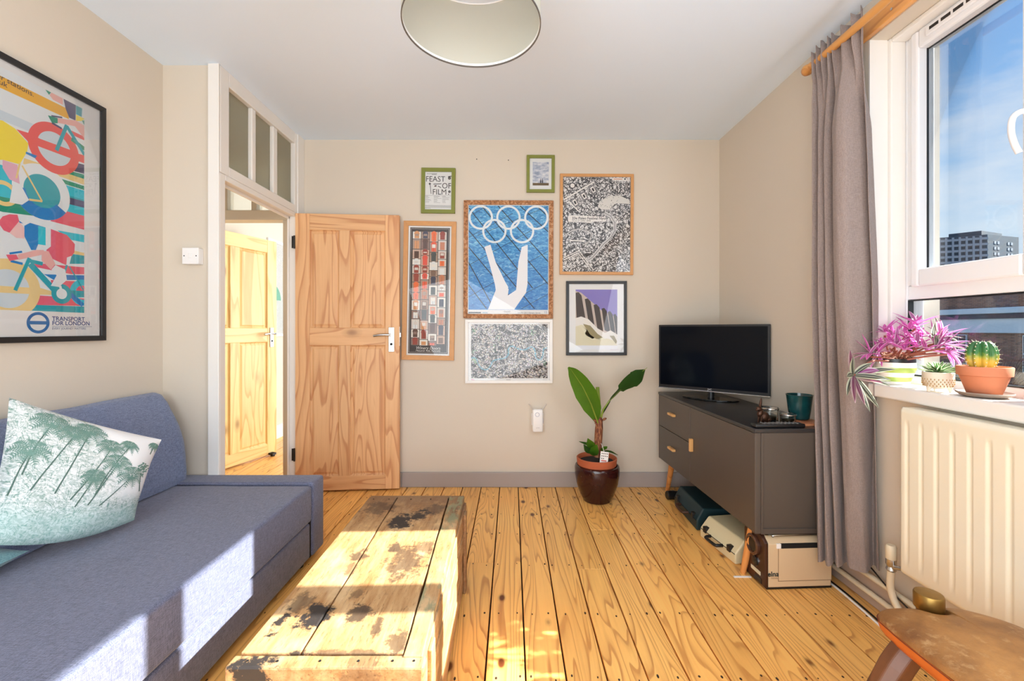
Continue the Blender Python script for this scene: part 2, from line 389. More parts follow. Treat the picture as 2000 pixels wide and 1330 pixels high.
# ---- panelled doors. local frame: hinge at x=0, width along +x, face towards -y, thickness .036 to +y
def pine_door(name, label, w, h, mv, mh, loc, rz, stile=.098, mull=(.415, .525), handle_side=1):
    t = thing(name, label, loc=loc, rot=(0, 0, rz), kind='structure')
    th = .036; z0, z1 = .012, h
    lw = w*mull[0]; rw = w*mull[1]
    zt, zl1, zl0, zb = h-.115, 1.115+.04, 1.02+.012, .112
    def sub(nm, x0, x1, za, zb_, m): return obj(nm, bx(x0, x1, 0, th, za, zb_), m, t, world=False, bevel=.0025)
    sub('stile', 0, stile, z0, z1, mv); sub('stile', w-stile, w, z0, z1, mv)
    sub('top_rail', stile, w-stile, zt, z1, mh); sub('lock_rail', stile, w-stile, zl0, zl1, mh); sub('bottom_rail', stile, w-stile, z0, zb, mh)
    sub('mullion', lw, rw, zl1, zt, mv); sub('mullion', lw, rw, zb, zl0, mv)
    for x0, x1 in ((stile, lw), (rw, w-stile)):
        for za, zc in ((zb, zl0), (zl1, zt)):
            b = B()
            # raised field with a sloping moulded border on both faces
            def ring(i, y): return [(x0+i, y, za+i), (x1-i, y, za+i), (x1-i, y, zc-i), (x0+i, y, zc-i)]
            loops = [ring(0, .004), ring(.008, .013), ring(.012, .014), ring(.028, .007), ring(.028, .007)]
            for side in (0, 1):
                L = [[b.verts.new((p[0], p[1] if not side else th-p[1], p[2])) for p in lp] for lp in loops[:4]]
                for A, Bq in zip(L, L[1:]):
                    for i in range(4): b.faces.new((A[i], A[(i+1) % 4], Bq[(i+1) % 4], Bq[i]))
                b.faces.new(L[-1])
            obj('panel', b, mv, t, world=False)
    # lever handle on a long plate, both faces
    hz = 1.085 if handle_side else 1.085
    for s in (-1, 1):
        y = 0 if s < 0 else th
        hx = w-.055
        b = bx(hx-.02, hx+.02, min(y, y+s*.006), max(y, y+s*.006), hz-.1, hz+.075)
        hd = obj('door_handle', b, METAL, t, world=False, bevel=.008)
        b = tube(B(), [(hx, y+s*.005, hz+.02), (hx, y+s*.045, hz+.02)], .009, 12)
        tube(b, smooth_path([(hx+.004, y+s*.045, hz+.02), (hx-.03, y+s*.048, hz+.022), (hx-.075, y+s*.048, hz+.02), (hx-.115, y+s*.044, hz+.014)], 4), [.009]*13, 10)
        lv = obj('lever', b, METAL, hd, world=False, smooth=True)
        b = lathe(B(), [(.009, -.001), (.009, .003)], (hx, y+s*.006, hz-.045), 16, M=Matrix.Rotation(PI/2, 3, 'X'))
        obj('key_rose', b, DARK, hd, world=False)
    b = bx(w-.001, w+.0015, .006, .03, hz-.06, hz+.08); box(b, w, w+.009, .011, .025, hz+.005, hz+.035)
    obj('latch', b, METAL, t, world=False, bevel=.001)
    return t
a1 = math.atan2(.054, .715)
d1 = pine_door('door_1', 'pine panelled door swung open against the picture wall', .717, 1.958, DOORW, DOORH, (-1.517, 3.072, 0), a1)
for z in (.27, 1.755):
    obj('hinge', tube(bx(-.022, .0, -.003, .002, z-.042, z+.042), [(-.003, -.006, z-.045), (-.003, -.006, z+.045)], .006, 10), BLACK, d1, world=False)
a2 = math.atan2(.75, .25)
d2_ = pine_door('door_2', 'paler pine panelled door standing open in the far room', .79, 1.95, DOOR2W, DOOR2H, (-2.42, 3.30, 0), a2, stile=.10)
bs = tube(B(), [(.72, -.03, .0), (.72, -.03, .03)], .018, 14); box(bs, .70, .74, -.05, .0, .012, .03)
obj('door_stop', bs, BLACK, d2_, world=False)

# ---- window in the right wall
wn = thing('window_3', 'white plastic window with opening casement above a fixed pane', loc=(1.68, 1.2, .9), kind='structure')
XI = 1.65
b = B()
def ring_box(b, y0, y1, z0, z1, wl, wr, wb, wt, x0, x1):
    box(b, x0, x1, y0, y0+wl, z0, z1); box(b, x0, x1, y1-wr, y1, z0, z1)
    box(b, x0, x1, y0+wl, y1-wr, z0, z0+wb); box(b, x0, x1, y0+wl, y1-wr, z1-wt, z1)
# outer frame, transom bar, mullions at y 1.32..1.385 and .30..(fixed lights towards the camera)
ring_box(b, WY0, WY1, WZ0, WZ1, .05, .028, .05, .028, XI, XI+.07)
obj('outer_frame', b, UPVC, wn, bevel=.006)
obj('transom_bar', bx(XI, XI+.07, WY0+.05, WY1-.028, 1.267, 1.325), UPVC, wn, bevel=.006)
obj('jamb_cover', bx(XI+.0005, XI+.06, 1.797, 1.833, 1.326, 2.344), UPVC, wn, bevel=.003)
for y in (1.300, .30):
    obj('mullion', bx(XI+.001, XI+.069, y, y+.05, .955, 2.338), UPVC, wn, bevel=.006)
lights = [(.35, 1.300), (-.5, .30)]
sash = obj('casement_sash', (lambda q: (ring_box(q, 1.335, 1.797, 1.318, 2.345, .069, .034, .071, .074, XI-.022, XI+.05), q)[1])(B()), UPVC, wn, bevel=.008)
obj('glass_pane', bx(XI+.022, XI+.026, 1.403, 1.764, 1.389, 2.271), PANE, sash)
bq = B(); ring_box(bq, 1.402, 1.765, 1.387, 2.273, .005, .005, .005, .005, XI+.014, XI+.021)
obj('gasket', bq, BLACK, sash)
hb = bx(XI-.034, XI-.022, 1.355, 1.385, 1.72, 1.86)
tube(hb, smooth_path([(XI-.03, 1.371, 1.825), (XI-.055, 1.376, 1.828), (XI-.072, 1.384, 1.812), (XI-.074, 1.387, 1.77), (XI-.066, 1.385, 1.73), (XI-.056, 1.381, 1.70)], 5), .0085, 12)
obj('casement_handle', hb, UPVC, sash, smooth=True)
vb = bx(XI-.034, XI-.022, 1.42, 1.72, 2.292, 2.330)
tv = obj('trickle_vent', vb, UPVC, sash, bevel=.004)
for k in range(6):
    obj('vent_slot', bx(XI-.0352, XI-.0335, 1.435+.046*k, 1.471+.046*k, 2.306, 2.318), BLACK, tv)
for y0, y1 in ((1.35, 1.832),) + tuple(lights):
    g = bx(XI+.022, XI+.026, y0, y1, .955, 1.267); obj('glass_pane', g, PANE, wn)
    gq = B(); ring_box(gq, y0, y1, .955, 1.267, .005, .005, .005, .005, XI+.001, XI+.02); obj('gasket', gq, BLACK, wn)
for y0, y1 in lights:
    q = B(); ring_box(q, y0, y1, 1.325, 2.338, .03, .03, .03, .03, XI+.0, XI+.05); obj('fixed_sash', q, UPVC, wn, bevel=.006)
    obj('glass_pane', bx(XI+.022, XI+.026, y0+.03, y1-.03, 1.355, 2.308), PANE, wn)
struct('trim_3', bx(1.585, XI, WY1-.022, WY1, .925, WZ1), GLOSSW, bevel=.006)     # cover strip in the far reveal
struct('trim_4', bx(1.585, XI, WY0, WY1-.022, WZ1-.02, WZ1), GLOSSW, bevel=.006)
# white plaster lining of the reveal
struct('trim_5', bx(XR-.001, 1.585, WY1-.006, WY1, .925, WZ1), GLOSSW)
b = B()
pts = [(1.47, WY1+.05, .873), (1.47, -.7, .873), (XR, -.7, .873), (XR, WY0, .873), (XI+.01, WY0, .873), (XI+.01, WY1, .873), (XR, WY1, .873), (XR, WY1+.05, .873)]
prism(b, pts, (0, 0, .052)); struct('trim_6', b, GLOSSW, bevel=.008, seg=3)      # window board
o = bpy.data.objects['trim_6']

# ================================================================ OUTSIDE
BRICK = None
def brickmat():
    m, n, l, p = base_mat('brown brick')
    t = n.new('ShaderNodeTexBrick'); v = coords(n, l)
    sp = n.new('ShaderNodeSeparateXYZ'); cb = n.new('ShaderNodeCombineXYZ'); l.new(v, sp.inputs[0]); l.new(sp.outputs['Y'], cb.inputs['X']); l.new(sp.outputs['Z'], cb.inputs['Y'])
    l.new(cb.outputs[0], t.inputs['Vector'])
    t.inputs['Color1'].default_value = rgb(150, 106, 84); t.inputs['Color2'].default_value = rgb(110, 78, 64); t.inputs['Mortar'].default_value = rgb(140, 122, 108)
    t.inputs['Scale'].default_value = 1; t.inputs['Brick Width'].default_value = .225; t.inputs['Row Height'].default_value = .075; t.inputs['Mortar Size'].default_value = .008
    l.new(t.outputs[0], p.inputs['Base Color']); p.inputs['Roughness'].default_value = .9; return m
BRICK = brickmat()
STUC = plain('pale blue grey stucco', rgb(206, 218, 222), .8); SLATE = plain('dark blue fascia', rgb(38, 58, 76), .5)
DGLASS = plain('dark window glass', rgb(28, 34, 38), .1)
tb = thing('brick_building', 'brown brick building across the street with pale cornice behind the window-sill plants', 'building', (25, 24, -7))
obj('wall', bx(25, 33, -30, 42, -7, 3.9), BRICK, tb)
obj('cornice', bx(24.6, 25, -30, 42, 1.95, 2.25), STUC, tb, bevel=.03)
obj('fascia', bx(24.75, 25, -30, 42, 1.7, 1.95), SLATE, tb)
obj('frieze', bx(24.85, 25, -30, 42, .95, 1.7), STUC, tb, bevel=.02)
obj('pier', bx(24.7, 25, 26.4, 28.4, -7, .95), STUC, tb)
for y, z0 in ((24.1, -1.0), (20.6, -1.0), (18.0, -1.0), (14.6, -1.0), (11.0, -1.0), (7.4, -1.0), (3.8, -1.0), (.2, -1.0), (15, 2.5), (9, 2.5)):
    f = obj('window', bx(24.93, 25.02, y, y+.85, z0, z0+(1.85 if z0 < 0 else 1.2)), STUC, tb)
    for k in (0, 1):
        for j in (0, 1):
            hh = (1.85 if z0 < 0 else 1.2)/2
            obj('window_pane', bx(24.91, 24.94, y+.05+.4*k, y+.40+.4*k, z0+.05+hh*j, z0+hh*(j+1)-.04), DGLASS, f)
CONC = plain('concrete cladding', rgb(150, 158, 166), .8); CONCD = plain('dark grey cladding', rgb(72, 82, 92), .8)
tw = thing('tower_block', 'distant grey concrete tower block seen through the casement', 'building', (85, 82, -7))
# corner nearest the viewer; broad paler face towards the street, darker face to the right
A0, A1, A2 = Vector((84.4, 74.6, 0)), Vector((77.6, 80.0, 0)), Vector((92.0, 79.2, 0))
A1 = Vector((79.5, 82.0, 0)); A0 = Vector((85.5, 79.0, 0))
pl = [A1, A0, Vector((94, 81.5, 0)), Vector((88, 88, 0))]
b = prism(B(), [(p.x, p.y, -7) for p in pl], (0, 0, 25.2)); obj('tower_wall', b, CONCD, tw)
b = prism(B(), [(p.x, p.y, 18.2) for p in (A1+Vector((3, 1.0, 0)), A0+Vector((0, 1, 0)), Vector((92, 82.5, 0)), Vector((88, 86, 0)))], (0, 0, .9)); obj('plant_room', b, CONCD, tw)
u = (A0-A1).normalized(); nrm = Vector((u.y, -u.x, 0)); Lf = (A0-A1).length
if nrm.dot(Vector((0, -1, 0))) < 0: nrm = -nrm
def face_box(org, u, nrm, s0, s1, z0, z1, d0, d1):
    return prism(B(), [org+u*s0+nrm*d0+Vector((0, 0, z0)), org+u*s1+nrm*d0+Vector((0, 0, z0)), org+u*s1+nrm*d0+Vector((0, 0, z1)), org+u*s0+nrm*d0+Vector((0, 0, z1))], nrm*(d1-d0))
for fl in range(9):
    z = 17.3-1.02*fl
    obj('balcony_slab', face_box(A1, u, nrm, 0, Lf, z, z+.42, 0, .25), CONC, tw)
for k in range(8):
    s = k*Lf/7.2
    if s < Lf-.2: obj('facade_rib', face_box(A1, u, nrm, s, s+.28, 8.5, 18.0, 0, .32), CONC, tw)
u2 = (pl[2]-A0).normalized(); n2 = Vector((u2.y, -u2.x, 0))
if n2.y > 0: n2 = -n2
for fl in range(8):
    for k in (1.8, 2.7, 5.6, 6.5):
        obj('window', face_box(A0, u2, n2, k, k+.55, 16.6-1.02*fl, 17.1-1.02*fl, 0, .06), CONC, tw)
struct('ground', bx(2, 140, -40, 140, -7.2, -7), plain('tarmac', rgb(110, 110, 112), .9))
# outside pilaster of this building next to the window
struct('wall_outside_pier', bx(1.815, 1.862, 1.955, 2.12, -1, 3.2), plain('pale render', rgb(214, 222, 214), .8))
# tree in the street
tr = thing('street_tree', 'bare reddish street tree in front of the brick building', 'tree', (20, 18.6, -7))
BARK = plain('reddish bark', rgb(118, 82, 76), .9)
obj('trunk', tube(B(), [(20, 18.6, -7), (20.1, 18.6, -4), (20, 18.5, -2)], [.22, .18, .13], 8), BARK, tr)
b = B()
for k in range(150):
    a = random.uniform(0, 2*PI); r = random.uniform(.6, 2.6); z = random.uniform(-1.2, .7)
    p0 = Vector((20, 18.5, -2.2+random.uniform(-.6, .6))); p1 = Vector((20+math.cos(a)*r*.6, 18.5+math.sin(a)*r, z-.3))
    tube(b, [p0, (p0+p1)/2+Vector((0, 0, -.2)), p1], [.035, .02, .006], 4)
obj('twigs', b, BARK, tr, kind='stuff')

# ================================================================ SOFA
sf = thing('sofa', 'blue-grey fabric sofa bed along the left wall', 'sofa', (-1.4, 1.0, 0))
def rbox(x0, x1, y0, y1, z0, z1, r, seg=4):
    b = bx(x0, x1, y0, y1, z0, z1)
    bmesh.ops.bevel(b, geom=b.edges[:], offset=r, segments=seg, profile=.5, affect='EDGES'); return b
def crinkle(bm, cuts=24, amp=.003, sc=4, lim=.08):
    es = [e for e in bm.edges if e.calc_length() > lim]
    bmesh.ops.subdivide_edges(bm, edges=es, cuts=cuts, use_grid_fill=True)
    for v in bm.verts: v.co += noise.noise_vector(v.co*sc)*amp
    return bm
SX = -.98
obj('seat_mattress', crinkle(rbox(XL+.02, SX, -1.2, 2.152, .205, .382, .014), 20, .0025), SOFAM, sf, smooth=True)
obj('seat_base', rbox(XL+.02, SX-.006, -1.2, 2.149, .028, .200, .012), SOFAM, sf, smooth=True)
obj('end_panel', rbox(XL+.012, SX+.003, 2.158, 2.285, .028, .392, .014), SOFAM, sf, smooth=True)
obj('piping', tube(B(), [(XL+.05, 2.154, .386), (SX-.02, 2.154, .386)], .004, 8), SOFAM, sf, smooth=True)
obj('slot_shade', bx(SX-.03, SX-.008, 2.145, 2.165, .03, .24), DARK, sf)  # dark block standing for the shade inside the slot
for y in (2.12, .4, -1.0):
    for x in (-1.03, -1.74): obj('foot', lathe(B(), [(.022, 0), (.028, .03)], (x, y, 0), 16), BLACK, sf, smooth=True)
bc = thing('back_cushion', 'lighter blue-grey wedge back cushion leaning on the left wall', 'cushion', (-1.74, 1.7, .385))
b = B()
prof = [(-1.812, .388), (-1.640, .388), (-1.632, .42), (-1.638, .50), (-1.655, .60), (-1.685, .70), (-1.722, .78), (-1.755, .822), (-1.785, .832), (-1.806, .82), (-1.815, .78)]
def cush(u, v):
    y = 1.02 + 1.225*u; k = v*len(prof); i = int(k) % len(prof); t = k-int(k)
    a, c = prof[i], prof[(i+1) % len(prof)]; x = a[0]*(1-t)+c[0]*t; z = a[1]*(1-t)+c[1]*t
    e = 1-.30*max(0, abs(2*u-1)-.93)/.07
    cx, cz = -1.735, .55
    z2 = cz+(z-cz)*e if z > cz else z
    p = Vector((cx+(x-cx)*e, y, z2))
    return p + noise.noise_vector(p*5)*.006
b = B(); V = []
NU, NV = 60, 44
V = [[b.verts.new(cush(i/NU, j/NV)) for j in range(NV)] for i in range(NU+1)]
for i in range(NU):
    for j in range(NV): b.faces.new((V[i][j], V[i+1][j], V[i+1][(j+1) % NV], V[i][(j+1) % NV]))
b.faces.new(V[0]); b.faces.new(V[-1][::-1])
o = obj('cushion_cover', b, BACKM, bc, smooth=True)

# ---- patterned scatter cushion
PILW = None
def toile():
    m, n, l, p = base_mat('white and sage toile cloth')
    uv = n.new('ShaderNodeUVMap')
    def nn(sc, d, r, dist=0, mp=(1, 1, 1)):
        q = n.new('ShaderNodeMapping'); q.inputs['Scale'].default_value = mp; l.new(uv.outputs[0], q.inputs[0]); return nz(n, l, q.outputs[0], sc, d, r, dist)
    sp = n.new('ShaderNodeSeparateXYZ'); l.new(uv.outputs[0], sp.inputs[0])
    mass = nn(3.4, 3, .55)
    grad = ramp(n, l, sp.outputs['X'], [(0, 1.), (.45, .75), (.62, .35), (.85, .12), (1, .1)])       # busier towards the left
    low = ramp(n, l, sp.outputs['Y'], [(0, 1.), (.22, .9), (.34, .45), (.5, .35), (.8, .2), (1, .1)])
    gm = math_(n, l, 'ADD', math_(n, l, 'MULTIPLY', grad, .55), math_(n, l, 'MULTIPLY', low, .55))
    mm = ramp(n, l, math_(n, l, 'MULTIPLY', math_(n, l, 'ADD', mass, .15), gm), [(.20, 0.), (.36, 1.)])
    lines = math_(n, l, 'FRACT', math_(n, l, 'MULTIPLY', nn(7, 3, .55, .9, (1.6, 1, 1)), 11.))
    ln = ramp(n, l, lines, [(0, 1.), (.22, .15), (.78, .1), (1, 1.)])
    fine = ramp(n, l, nn(26, 5, .7, 1.2, (1, 1.8, 1)), [(.44, 0.), (.54, 1.)])
    f = math_(n, l, 'MULTIPLY', mm, math_(n, l, 'ADD', math_(n, l, 'MULTIPLY', ln, .6), math_(n, l, 'MULTIPLY', fine, .45)))
    c = mix(n, l, f, rgb(238, 238, 238), rgb(112, 146, 134))
    wash = math_(n, l, 'MULTIPLY', ramp(n, l, sp.outputs['Y'], [(0, 1.), (.16, .85), (.26, .2), (.4, 0.)]), .55)
    c = mix(n, l, wash, c, rgb(150, 196, 190))
    l.new(c, p.inputs['Base Color']); p.inputs['Roughness'].default_value = .9
    bump(n, l, nn(260, 1, .5), p, .2, .001)
    return m
TOILE = toile(); SAGE = plain('sage print ink', rgb(112, 146, 134), .9); SAGED = plain('dark sage print ink', rgb(84, 110, 100), .9)
Pc, Pa, Pf, Pd = Vector((-1.432, 1.795, .695)), Vector((-1.462, 1.70, .408)), Vector((-1.60, 1.32, .50)), Vector((-1.70, 1.485, .915))
Pn = (Pc-Pf).cross(Pd-Pa).normalized()
if Pn.x < 0: Pn = -Pn
def pil(u, v, s=1, off=0):
    # u: 0 left .. 1 right, v: 0 bottom .. 1 top ; edges pulled in between corners
    a = Pf.lerp(Pa, u).lerp(Pd.lerp(Pc, u), v)
    cen = (Pc+Pa+Pf+Pd)/4
    e = (4*u*(1-u)) ; g = (4*v*(1-v))
    pull = .055*((1-g)*e + (1-e)*g)
    a = a.lerp(cen, pull)
    t = .092*(e**.55)*(g**.55)
    w = noise.noise(Vector((u*4, v*4, 0)))*.008*min(1, e*3)*min(1, g*3)
    sag = Vector((.01, -.012, -.042))*e*(1-v)*(1-v)
    return a + Pn*(s*t + w + off) + sag
pw = thing('scatter_cushion', 'white scatter cushion printed with sage green palm trees', 'cushion', (-1.55, 1.55, .385))
b = B(); N_ = 40; uvl = b.loops.layers.uv.new('UVMap')
for s in (1, -1):
    V = [[b.verts.new(pil(i/N_, j/N_, s if s > 0 else -.75)) for j in range(N_+1)] for i in range(N_+1)]
    for i in range(N_):
        for j in range(N_):
            f = b.faces.new((V[i][j], V[i+1][j], V[i+1][j+1], V[i][j+1]))
            for lp, (a, c) in zip(f.loops, ((i, j), (i+1, j), (i+1, j+1), (i, j+1))): lp[uvl].uv = (a/N_, c/N_)
bmesh.ops.remove_doubles(b, verts=b.verts[:], dist=.0004)
obj('cushion_cover', b, TOILE, pw, smooth=True)
bp = B()
def strip(pts, w0, w1, mi=0):
    P = smooth_path([(x, y, 0) for x, y in pts], 5); rows = []
    for i, p in enumerate(P):
        t = (P[min(i+1, len(P)-1)]-P[max(i-1, 0)]).normalized(); s = Vector((-t.y, t.x, 0)); w = w0+(w1-w0)*i/(len(P)-1)
        q = []
        for k in (-1, 1):
            r = p+s*w*k; q.append(bp.verts.new(pil(min(max(r.x, .004), .996), min(max(r.y, .004), .996), 1, .0012)))
        rows.append(q)
    for a, c in zip(rows, rows[1:]): bp.faces.new((a[0], a[1], c[1], c[0])).material_index = mi
def palm(x, y, tx, ty, r, n=9):
    strip([(x, y), ((x+tx)/2+random.uniform(-.02, .02), (y+ty)/2), (tx, ty)], .005, .003, 1)
    for k in range(n):
        a = 2*PI*k/n+.2+random.uniform(-.08, .08)
        ex, ey = tx+r*math.cos(a), ty+r*.8*math.sin(a)-.012
        strip([(tx, ty), (tx+r*.55*math.cos(a), ty+r*.6*math.sin(a)+.02), (ex, ey-.015)], .003, .001, 0)
        for q in range(2, 10):
            t = q/10; px, py = tx+(ex-tx)*t, ty+(ey-ty)*t+.028*math.sin(t*PI)
            L = .032*math.sin(t*PI)**.5*(r/.11)
            for sg in (-1, 1):
                an = a+sg*1.15
                strip([(px, py), (px+L*math.cos(an), py+L*math.sin(an)-.004)], .0042, .0006, 0)
for a in ((.52, .26, .66, .60, .12), (.60, .25, .80, .50, .13), (.40, .30, .60, .74, .11), (.30, .34, .46, .86, .12), (.16, .35, .36, .80, .11), (.55, .34, .74, .80, .08), (.10, .45, .22, .86, .13), (.05, .3, .12, .62, .12), (.44, .25, .52, .46, .1), (.93, .78, .955, .88, .06)): palm(*a)
strip([(.93, .34), (.90, .45), (.88, .55)], .006, .004, 1)
for k in range(40):
    a = random.uniform(0, 2*PI); r = random.uniform(0, .085); x, y = .89+r*math.cos(a)*.8, .60+r*math.sin(a)
    strip([(x, y), (x+.016, y+.012)], .010, .004, 0)
obj('printed_palms', bp, [SAGE, SAGED], pw, kind='stuff')
uc = thing('under_cushion', 'teal cushion corner peeking out under the palm print cushion', 'cushion', (-1.62, 1.3, .385))
b = B()
def ucf(u, v, s):
    e, g = 4*u*(1-u), 4*v*(1-v)
    p = Vector((-1.80+.235*u, 1.08+.345*v, .428)) + Vector((0, 0, s*.042*(e**.5)*(g**.5)))
    return p
for s in (1, -1):
    V = [[b.verts.new(ucf(i/16, j/16, s)) for j in range(17)] for i in range(17)]
    for i in range(16):
        for j in range(16): b.faces.new((V[i][j], V[i+1][j], V[i+1][j+1], V[i][j+1]))
bmesh.ops.remove_doubles(b, verts=b.verts[:], dist=.0004)
obj('cushion_cover', b, linen('teal cloth', rgb(80, 120, 128), rgb(120, 160, 164), 300), uc, smooth=True)

# ================================================================ OLD WOODEN CHEST USED AS TABLE
def old_wood(name, blots, bright=1.0, green=False):
    m, n, l, p = base_mat(name)
    v = coords(n, l, (7, 1, 7)); g = nz(n, l, v, 6, 5, .65)
    c = mix(n, l, ramp(n, l, g, [(.3, 0.), (.7, 1.)]), mul(rgb(206, 166, 116), bright), mul(rgb(158, 110, 64), bright))
    fl = ramp(n, l, nz(n, l, coords(n, l, (10, 1.5, 10)), 16, 4, .7), [(.56, 0.), (.66, 1.)])
    c = mix(n, l, math_(n, l, 'MULTIPLY', fl, .6), c, rgb(88, 52, 28))
    pale = ramp(n, l, nz(n, l, coords(n, l, (2, 1, 2)), 5, 4, .6), [(.5, 0.), (.7, .55)])
    c = mix(n, l, pale, c, rgb(224, 196, 154))
    ob = n.new('ShaderNodeTexCoord').outputs['Object']
    rag = n.new('ShaderNodeTexNoise'); rag.inputs['Scale'].default_value = 26; rag.inputs['Detail'].default_value = 6; rag.inputs['Roughness'].default_value = .75; l.new(ob, rag.inputs[0])
    tot = None
    for cx, cy, rx, ry, st in blots:
        mp = n.new('ShaderNodeMapping'); mp.vector_type = 'POINT'
        mp.inputs['Location'].default_value = (-cx/rx, -cy/ry, 0); mp.inputs['Scale'].default_value = (1/rx, 1/ry, 0); l.new(ob, mp.inputs[0])
        ln = n.new('ShaderNodeVectorMath'); ln.operation = 'LENGTH'; l.new(mp.outputs[0], ln.inputs[0])
        d = math_(n, l, 'SUBTRACT', 1.25, ln.outputs['Value'])
        d = math_(n, l, 'ADD', d, math_(n, l, 'MULTIPLY', math_(n, l, 'SUBTRACT', rag.outputs[0], .5), 3.4))
        f = math_(n, l, 'MULTIPLY', ramp(n, l, d, [(.28, 0.), (.62, 1.)]), st)
        tot = f if tot is None else math_(n, l, 'MAXIMUM', tot, f)
    fs = n.new('ShaderNodeSeparateXYZ'); l.new(ob, fs.inputs[0])
    fr2 = ramp(n, l, math_(n, l, 'ADD', math_(n, l, 'SUBTRACT', fs.outputs['Y'], 1.45), math_(n, l, 'MULTIPLY', rag.outputs[0], .5)), [(.5, 0.), (.78, .75)])
    c = mix(n, l, fr2, c, rgb(112, 76, 52))
    if tot is not None: c = mix(n, l, tot, c, rgb(44, 38, 36))
    if green:
        gr = ramp(n, l, nz(n, l, coords(n, l, (3, 1, 3)), 9, 4, .7), [(.46, 0.), (.56, .75)])
        c = mix(n, l, gr, c, rgb(134, 138, 104))
    l.new(c, p.inputs['Base Color']); p.inputs['Roughness'].default_value = .6
    bump(n, l, g, p, .5, .003); return m
blots = [(-.447, 1.775, .055, .075, 1), (-.385, 1.83, .05, .06, .95), (-.33, 1.90, .05, .07, .5), (-.58, 1.90, .07, .08, .55), (-.356, 1.47, .075, .11, .72), (-.31, 1.56, .05, .06, .6), (-.414, 1.56, .03, .035, .8),
         (-.531, 1.50, .035, .05, .75), (-.52, 1.42, .02, .05, .5), (-.6155, 1.17, .018, .065, 1), (-.60, 1.24, .035, .05, .6), (-.53, 1.19, .05, .055, 1), (-.414, 1.19, .04, .05, .85), (-.352, 1.145, .014, .05, .75), (-.285, 1.09, .03, .05, .7),
         (-.60, 1.025, .07, .012, 1), (-.505, 1.04, .05, .016, .9), (-.40, 1.045, .12, .018, .62), (-.45, 1.29, .02, .03, .5), (-.25, 1.85, .03, .1, .4)]
OW = old_wood('weathered stained chest wood', blots); OWG = old_wood('weathered wood with green paint traces', blots, green=True)
OWS = old_wood('weathered side wood', [(-.21, 1.3, .05, .05, .4)], 1.08, False); OWF = old_wood('old yellow batten wood', [(-.6, 1.0, .06, .1, 1), (-.35, 1.0, .05, .1, .4)], .95)
tc_ = thing('wooden_chest', 'low weathered plank chest used as coffee table before the sofa', 'chest', (-.43, 1.53, 0))
def plank(name, xa0, xa1, xb0, xb1, y0, y1, z0, z1, m, wob=.002):
    """plank along y: x range xa at y0 and xb at y1, ragged edges"""
    b = B(); N = 22; rows = []
    for i in range(N+1):
        t = i/N; y = y0+(y1-y0)*t
        l_ = xa0+(xb0-xa0)*t+noise.noise(Vector((xa0*9, y*9, 1)))*wob; r_ = xa1+(xb1-xa1)*t+noise.noise(Vector((xa1*9, y*9, 5)))*wob
        dz = noise.noise(Vector((xa0*5, y*4, 2)))*.0015
        rows.append([b.verts.new(q) for q in ((l_, y, z0), (r_, y, z0), (r_, y, z1+dz), (l_, y, z1+dz))])
    for a, c in zip(rows, rows[1:]):
        for k in range(4): b.faces.new((a[k], a[(k+1) % 4], c[(k+1) % 4], c[k]))
    b.faces.new(rows[0]); b.faces.new(rows[-1])
    return obj(name, b, m, tc_, bevel=.003)
TZ = .372
plank('lid_plank', -.650, -.507, -.657, -.531, 1.052, 2.03, TZ-.024, TZ, OW)
plank('lid_plank', -.503, -.262, -.527, -.294, 1.052, 2.03, TZ-.024, TZ-.001, OW, .003)
plank('lid_plank', -.256, -.212, -.288, -.222, 1.040, 2.03, TZ-.024, TZ+.001, OWG, .004)
obj('batten', crinkle(rbox(-.662, -.204, 1.010, 1.050, TZ-.040, TZ-.004, .005, 2), 14, .0015, 14, .03), OWF, tc_)
obj('batten', bx(-.657, -.222, 2.032, 2.055, TZ-.04, TZ-.004), OW, tc_, bevel=.003)
for k in range(4):
    z0 = .015+.083*k
    obj('side_plank', crinkle(rbox(-.232, -.212+random.uniform(-.003, .003), 1.07, 2.02, z0, z0+.080, .003, 1), 16, .0015, 8), OWS, tc_)
    obj('side_plank', bx(-.648, -.628, 1.07, 2.02, z0, z0+.080), OWS, tc_, bevel=.003)
    obj('end_plank', bx(-.648, -.212, 1.052, 1.07, z0, z0+.080), OWF, tc_, bevel=.003)
    obj('end_plank', bx(-.648, -.212, 2.02, 2.035, z0, z0+.080), OWF, tc_, bevel=.003)
obj('chest_bottom', bx(-.63, -.23, 1.07, 2.02, .0, .014), OWF, tc_)
for y in (1.10, 1.9): obj('corner_post', bx(-.212, -.200, y, y+.05, 0, TZ-.03), OWS, tc_, bevel=.003)
b = B()
for x in (-.62, -.55, -.45, -.36, -.28, -.23):
    lathe(b, [(.003, 0), (.003, .002)], (x, 1.03, TZ-.0045), 8)
    lathe(b, [(.0028, 0), (.0028, .002)], (x-.01, 2.0, TZ-.0005), 8)
obj('nails', b, DARK, tc_, kind='stuff')

# ================================================================ MEDIA CABINET AND WHAT STANDS ON IT
CABM = plain('warm dark grey lacquer', rgb(84, 75, 68), .4, var=.02, bmp=.04, bscale=90); CABT = plain('black grey cabinet top', rgb(50, 48, 48), .3, var=.02)
HANDW = wood('pale handle wood', rgb(226, 176, 112), rgb(188, 124, 66), 'z', rings=5, stretch=6, knots=False)
cab = thing('media_cabinet', 'dark grey retro media cabinet with drawers and wooden legs', 'cabinet', (1.08, 1.95, 0), (0, 0, math.atan2(.038, 1.17)))
